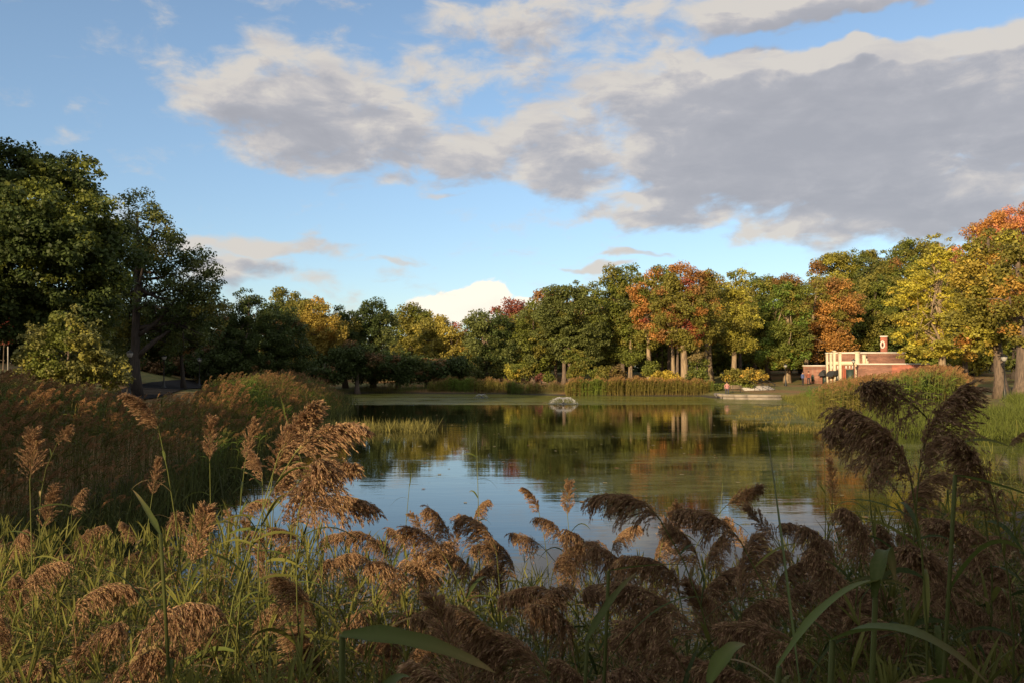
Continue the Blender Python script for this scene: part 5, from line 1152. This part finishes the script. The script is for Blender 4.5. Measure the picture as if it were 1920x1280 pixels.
# --- thicket: the uncounted mass of leaves and dead stalks between the reeds
def thicket(name, label_ok, n, xr, yr, toppy, seed, dead=0.30, srange=(0.35, 1.45), sub=35, minz=-0.85):
    rng = np.random.default_rng(seed); xs, ys, ss, zs, ch = [], [], [], [], []
    tries = 0
    while len(xs) < n and tries < n * 12:
        tries += 1
        d = yr[0] + (yr[1] - yr[0]) * rng.random() ** 1.2; px = rng.uniform(*xr); x = Xp(px, d); z0 = g1(x, d)
        if z0 < minz: continue
        v = rng.integers(8, 10) if rng.random() < dead else rng.integers(0, 8)
        py = toppy(px) + 45 + abs(rng.normal()) * 95 + 300 * max(0, min(1, (6.0 - d) / 3.2)); s_ = (Zp(py, d) - z0) / (protoL[v][2] + 0.12)
        if s_ < srange[0] or s_ > srange[1]: continue
        xs.append(x); ys.append(d); zs.append(z0); ss.append(s_); ch.append(v)
    n = len(xs); T = xf(np.array(xs), np.array(ys), np.array(zs), rng.random(n) * 6.28, 1.0, rng.normal(size=n) * 0.1)
    sc_ = np.array(ss); T[:, :3, :2] *= (0.5 + 0.5 * sc_)[:, None, None]; T[:, :3, 2] *= sc_[:, None]
    pr = [(np.concatenate([S[0], Lf[0]]), np.concatenate([S[1], Lf[1] + len(S[0])]), np.concatenate([S[2], Lf[2]])) for _, _, _, (S, Lf) in protoL]
    V, F_, C_ = merge(pr, T, np.array(ch), np.broadcast_to((0.8 + 0.4 * rng.random(n))[:, None], (n, 3)))
    o = link(name, mesh_np(name, V, F_, M['reed'], C_)); o['kind'] = 'stuff'; return o
thicket('reed_thicket', '', 3900, (-350, 2300), (2.4, 9.5), top_py, 5)

# --- reed beds further off
def reed_proto(v, lod, H=2.5, col=LG, plumeC=None, plume_on=True, nleaf=9, LW=0.035, pl=0.34):
    rng = np.random.default_rng(2000 + v); top = np.array([0.10 + 0.12 * rng.random(), 0, H]); seg = 3
    t = np.linspace(0, 1, 4)[:, None]; pts = np.c_[top[0] * t ** 2, 0 * t, H * t]
    V, F_ = tube(pts, 0.006 * lod, 3, cap=False); C_ = np.tile((0.22, 0.20, 0.08), (len(V), 1)); F_ = F_[0]
    f = 0.25 + 0.72 * rng.random(nleaf); B = np.c_[top[0] * f ** 2, 0 * f, H * f]; a = rng.random(nleaf) * 6.28; e = 0.5 + 0.6 * rng.random(nleaf)
    V2, F2, C2 = flat_leaf(B, np.c_[np.cos(a) * np.cos(e), np.sin(a) * np.cos(e), np.sin(e)], 0.45 + 0.25 * rng.random(nleaf), np.full(nleaf, LW), 0.3 + 0.5 * rng.random(nleaf), rng, seg, np.where((rng.random(nleaf) < .25)[:, None], LG2, col))
    Vs, Fs, Cs = [V, V2], [F_, F2 + len(V)], [C_, C2]
    if plume_on:
        P_, PF, PC = (PLO if lod < 2.5 else PLX)[v % 3]; c, s = math.cos(0.25), math.sin(0.25)
        Q = P_ * pl; Q = np.c_[c * Q[:, 0] + s * Q[:, 2], Q[:, 1], -s * Q[:, 0] + c * Q[:, 2]] + pts[-1]
        Vs.append(Q); Fs.append(PF + len(V) + len(V2)); Cs.append(PC * (plumeC if plumeC is not None else 1.0))
    return np.concatenate(Vs), np.concatenate(Fs), np.concatenate(Cs)
def left_profile(x, y, z, rng, Hp=2.75, hi=1.1):
    px = CX + F * x / y; py = np.interp(px, [-200, 0, 60, 140, 200, 232, 262, 330, 365, 385, 430, 540, 600, 625, 690], [680, 690, 705, 712, 728, 748, 744, 738, 735, 712, 696, 696, 706, 712, 716])
    py = py + np.abs(rng.normal(size=len(x))) * 17 + 7 * np.sin(px * 0.05 + x) + 5 * np.sin(px * 0.21 + y) + 9.0 * np.maximum(0, 21 - y)
    face = 0.5 + 0.5 * sst(pond_sd(x, y) + 1.2, 0, 3.6)
    return np.clip((EYE + (HOR - py) / F * y - z) / Hp * face, 0.3, hi)
def profile(xs, ys, jit=6):
    def f(x, y, z, rng, Hp=2.55, hi=1.15):
        px = CX + F * x / y; py = np.interp(px, xs, ys) + np.abs(rng.normal(size=len(x))) * jit + 2.5 * np.sin(px * 0.17 + 0.3 * y) + 1.5 * np.sin(px * 0.41)
        return np.clip((EYE + (HOR - py) / F * y - z) / Hp, 0.2, hi)
    return f
FARP = profile([600, 800, 830, 900, 950, 975, 1055, 1070, 1200, 1340], [722, 716, 705, 706, 711, 715, 715, 707, 706, 710], 7)
RIGHTP = profile([1430, 1470, 1520, 1560, 1600, 1680, 1740, 1790, 1815, 1840], [738, 718, 724, 712, 703, 693, 678, 682, 706, 738], 10)
def bed(name, pts, protos, hscale, rng, mat='reed', yaw=(0.0, 0.9), tint=None):
    x, y = pts[:, 0], pts[:, 1]; n = len(x); z = np.maximum(gz(x, y), -0.25)
    if hscale == 'profile': hscale = left_profile(x, y, z, rng)
    elif callable(hscale): hscale = hscale(x, y, z, rng)
    T = xf(x, y, z, yaw[0] + yaw[1] * rng.normal(size=n), 1.0, 0.06 * rng.normal(size=n)); hs = hscale * (0.85 + 0.25 * rng.random(n)) if np.isscalar(hscale) else hscale
    T[:, :3, :3] *= hs[:, None, None]
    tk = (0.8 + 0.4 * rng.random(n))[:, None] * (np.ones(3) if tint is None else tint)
    pt = np.sin(x * 0.9 + 1.3 * np.sin(y * 0.33)) + np.sin(y * 0.47 + x * 0.31) + 0.5 * rng.normal(size=n)
    green = pt > 0.75; tk = np.where(green[:, None], tk * np.array((0.85, 1.25, 0.8)), tk * np.array((1.05, 0.97, 0.92)))
    ch = rng.integers(0, len(protos), n); ch = np.where(green & (rng.random(n) < 0.75), len(protos) - 1, ch)
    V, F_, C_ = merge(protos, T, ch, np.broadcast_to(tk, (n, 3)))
    o = link(name, mesh_np(name, V, F_, M[mat], C_)); o['kind'] = 'stuff'; return o
def in_poly(poly, n, rng):
    poly = np.array(poly, float); lo, hi = poly.min(0), poly.max(0); out = []
    while len(out) < n:
        p = lo + (hi - lo) * rng.random((n * 3, 2)); ins = np.zeros(len(p), bool)
        for k in range(len(poly)):
            a, c = poly[k], poly[(k + 1) % len(poly)]
            ins ^= ((a[1] > p[:, 1]) != (c[1] > p[:, 1])) & (p[:, 0] < (c[0] - a[0]) * (p[:, 1] - a[1]) / (c[1] - a[1] + 1e-12) + a[0])
        out.extend(p[ins].tolist())
    out = np.array(out[:n]); return out + rng.normal(size=out.shape) * 0.28 * (n > 300)
rng = np.random.default_rng(88)
midP = [reed_proto(v, 1.6, 2.35, plume_on=v < 4, LW=0.045, pl=0.36) for v in range(6)]
tallP = [reed_proto(10 + v, 1.6, 2.35, plume_on=v < 5, LW=0.04, pl=0.40, plumeC=np.array((1.1, 1.05, 1.0))) for v in range(6)]
farP = [reed_proto(20 + v, 4.0, 2.2, plume_on=v < 5, LW=0.09, nleaf=7, pl=0.42, col=LG2) for v in range(6)]
# left bank, nearest stretch: tan heads catching the sun, dark below
poly = [(-7.6, 9.5), (-6.7, 12), (-7.6, 24), (-9.7, 40), (-15.5, 41), (-14.5, 26), (-14.5, 12), (-13, 9.5)]
q = in_poly(poly, 2600, rng); bed('reed_bed', q, tallP, 'profile', rng, yaw=(0.2, 0.7), tint=np.array((0.75, 0.68, 0.6)))  # tint darkens the whole bed, painting in the bank's shade
poly = [(-9.6, 38), (-12.3, 61), (-18.5, 63), (-17, 50), (-15, 38)]
q = in_poly(poly, 1700, rng); bed('reed_bed', q, midP, 'profile', rng, yaw=(0.2, 0.7), tint=np.array((0.75, 0.7, 0.62)))  # same darkening tint: shade put into the reed colour
poly = [(-12.3, 60), (-16.8, 83), (-20.4, 97), (-29, 98), (-25, 80), (-20, 60)]
q = in_poly(poly, 1700, rng); bed('reed_bed', q, farP, 'profile', rng, tint=np.array((1.0, 0.95, 0.9)))
poly = [(-14.5, 12), (-14.5, 26), (-15.5, 41), (-21, 42), (-24, 26), (-20, 12)]
q = in_poly(poly, 1300, rng); bed('reed_bed', q, tallP, 'profile', rng, yaw=(0.2, 0.7))
# far shore
def strip_pts(p0, p1, depth, n, rng):
    t = rng.random(n); p = np.array(p0) + (np.array(p1) - np.array(p0)) * t[:, None]; p[:, 1] += rng.random(n) * depth - 0.9 * np.maximum(0, np.sin(p[:, 0] * 0.8 + 2 * np.sin(p[:, 0] * 0.23))) * rng.random(n); return p
q = strip_pts((Xp(800, 102.5), 102.5), (Xp(958, 101), 101), 3.2, 1500, rng); bed('reed_bed', q, farP, FARP, rng, tint=np.array((1.2, 1.25, 0.95)))
q = strip_pts((Xp(950, 101), 99.5), (Xp(1062, 97), 95.5), 3.0, 900, rng); bed('reed_bed', q, farP, FARP, rng)
q = strip_pts((Xp(1060, 94), 93.0), (Xp(1338, 93), 92.6), 2.6, 2400, rng); bed('reed_bed', q, farP, FARP, rng, tint=np.array((1.25, 1.2, 0.92)))
q = strip_pts((-20, 103.5), (Xp(800, 103), 103), 3.0, 500, rng); bed('reed_bed', q, farP, FARP, rng)
# right bank: tan reeds before the pavilion
poly = [(17.9, 45.5), (20.5, 56), (24.5, 66.5), (27.5, 72), (34, 68), (30, 54), (24.5, 44), (21, 42)]
q = in_poly(poly, 2600, rng); bed('reed_bed', q, [reed_proto(40 + v, 2.4, 2.15, plume_on=v < 5, LW=0.06, pl=0.36, col=LG2, plumeC=np.array((1.05, 1.0, 0.9))) for v in range(6)], RIGHTP, rng, tint=np.array((1.1, 1.05, 0.95)))
poly = [(26.5, 72), (28.5, 82), (34, 84), (32, 72)]
q = in_poly(poly, 500, rng); bed('reed_bed', q, farP, RIGHTP, rng, tint=np.array((0.8, 1.05, 0.8)))

# grasses and sedges
def grass(name, pts, h, w, col, rng, lean=0.35, colv=0.35, mat='reed', seg=3):
    n = len(pts); z = np.maximum(gz(pts[:, 0], pts[:, 1]), -0.1); a = rng.random(n) * 6.28; l = lean * rng.random(n)
    D = np.c_[np.cos(a) * l, np.sin(a) * l, np.ones(n)]
    V, F_, C_ = flat_leaf(np.c_[pts, z], D, h * (0.6 + 0.6 * rng.random(n)), np.full(n, w) * (0.6 + 0.8 * rng.random(n)), 0.35 * rng.random(n), rng, seg, col, colv)
    o = link(name, mesh_np(name, V, F_, M[mat], C_)); o['kind'] = 'stuff'; return o
poly = [(17.6, 36.8), (21, 34.2), (24.5, 30), (34, 30), (38, 44), (40, 56), (33, 55), (26, 42), (19, 45.5), (17.6, 43)]
q = in_poly(poly, 48000, rng); grass('sedge_bank', q, 0.85, 0.024, np.array((0.13, 0.165, 0.03)), rng, 1.1, 0.5)
poly = [(27, 83.2), (23.5, 67), (19.6, 56), (17.0, 47), (17.2, 41), (19.5, 40), (22, 50), (26, 62), (31, 83)]
q = in_poly(poly, 14000, rng); grass('marsh_grass', q, 0.55, 0.03, np.array((0.19, 0.185, 0.04)), rng, 1.0, 0.5)
poly = [(-2.9 - 10.5, 39.2), (-9.0, 38.2), (-3.9, 38.6), (-3.8, 40.4), (-8, 41.4), (-13.6, 41)]
q = in_poly(poly, 1, rng); c_ = in_poly(poly, 130, rng); q = np.repeat(c_, 22, axis=0) + rng.normal(size=(2860, 2)) * np.array((0.22, 0.16)); grass('marsh_island', q, 0.75, 0.03, np.array((0.23, 0.21, 0.06)), rng, 0.9, 0.5)
rg = np.random.default_rng(12); ew = np.array([(-7.6, 9.5), (-6.9, 12), (-7.9, 24), (-9.9, 40), (-12.4, 61), (-16.6, 82)]); tt_ = rg.random(9000) ** 1.5 * 5; k_ = tt_.astype(int)
q = ew[k_] * (1 - (tt_ - k_))[:, None] + ew[k_ + 1] * (tt_ - k_)[:, None] + np.c_[rg.normal(size=9000) * 0.55 - 0.3, rg.normal(size=9000) * 0.2]
grass('bank_grass', q, 1.0, 0.03, np.array((0.065, 0.08, 0.022)), rg, 0.9, 0.6)
# scattered plants out on the film at the right
poly = [(11, 40), (14, 52), (19, 66), (23.5, 67), (17.6, 47), (17.2, 38)]
q = in_poly(poly, 60, rng); q = np.repeat(q, 45, axis=0) + rng.normal(size=(2700, 2)) * 0.28; grass('marsh_grass', q, 0.3, 0.03, np.array((0.24, 0.20, 0.05)), rng, 0.9)
# near right bank, behind the shaded plumes: sunlit reeds and grass
poly = [(5.2, 8.8), (6.6, 13), (10.6, 18), (16, 22), (22, 20), (14, 8.5)]
q = in_poly(poly, 420, rng); n = len(q)
T = xf(q[:, 0], q[:, 1], gz(q[:, 0], q[:, 1]), rng.random(n) * 6.28, 1.0, rng.normal(size=n) * 0.1); sc_ = 0.62 + 0.3 * rng.random(n); T[:, :3, :3] *= sc_[:, None, None]
pr = [(np.concatenate([S[0], Lf[0]]), np.concatenate([S[1], Lf[1] + len(S[0])]), np.concatenate([S[2], Lf[2]])) for _, _, _, (S, Lf) in protoL]
V, F_, C_ = merge(pr, T, rng.integers(0, 8, n), np.full((n, 3), 1.1)); o = link('reed_thicket', mesh_np('reed_thicket', V, F_, M['reed'], C_)); o['kind'] = 'stuff'
q = in_poly([(17.6, 37), (21, 34), (24, 30), (19, 24), (11, 18), (9, 17), (8.5, 20)], 1, rng)
# fallen leaves floating on the still water
rg = np.random.default_rng(3); q = in_poly([(-6, 14), (8, 16), (14, 34), (8, 60), (-10, 60), (-8, 30)], 140, rg); V, F_, C_ = [], [], []
n = len(q); a = rg.random(n) * 6.28; s_ = 0.05 + 0.06 * rg.random(n)
V = np.stack([np.c_[q[:, 0] + s_ * np.cos(a + k * 1.5708) * (1 if k % 2 else .6), q[:, 1] + s_ * np.sin(a + k * 1.5708), np.full(n, 0.012)] for k in range(4)], 1).reshape(-1, 3)
o = link('floating_leaves', mesh_np('floating_leaves', V, np.arange(4 * n).reshape(-1, 4), M['reed'], np.repeat(np.where((rg.random(n) < .5)[:, None], (0.45, 0.38, 0.2), (0.35, 0.2, 0.08)), 4, axis=0))); o['kind'] = 'stuff'
# shaded asphalt path on the left bank
pth = [(-30, 40), (-27.6, 56), (-29.5, 66), (-33, 80), (-35, 96)]; Vp = []
P0 = np.array(pth, float); tt = np.linspace(0, 4, 41); cxp = np.interp(tt, range(5), P0[:, 0]); cyp = np.interp(tt, range(5), P0[:, 1])
W2 = 1.9
for j, u_ in enumerate(np.linspace(-1, 1, 5)): pass
gxp = cxp[:, None] + np.linspace(-W2, W2, 7)[None]; gyp = np.repeat(cyp[:, None], 7, axis=1)
Vp = np.stack([gxp, gyp, gz(gxp.ravel(), gyp.ravel()).reshape(gxp.shape) + 0.09], -1).reshape(-1, 3)
o = link('path', mesh_np('path', Vp, grid_faces(41, 7, False)[:, ::-1], M['asphalt'])); o['kind'] = 'structure'
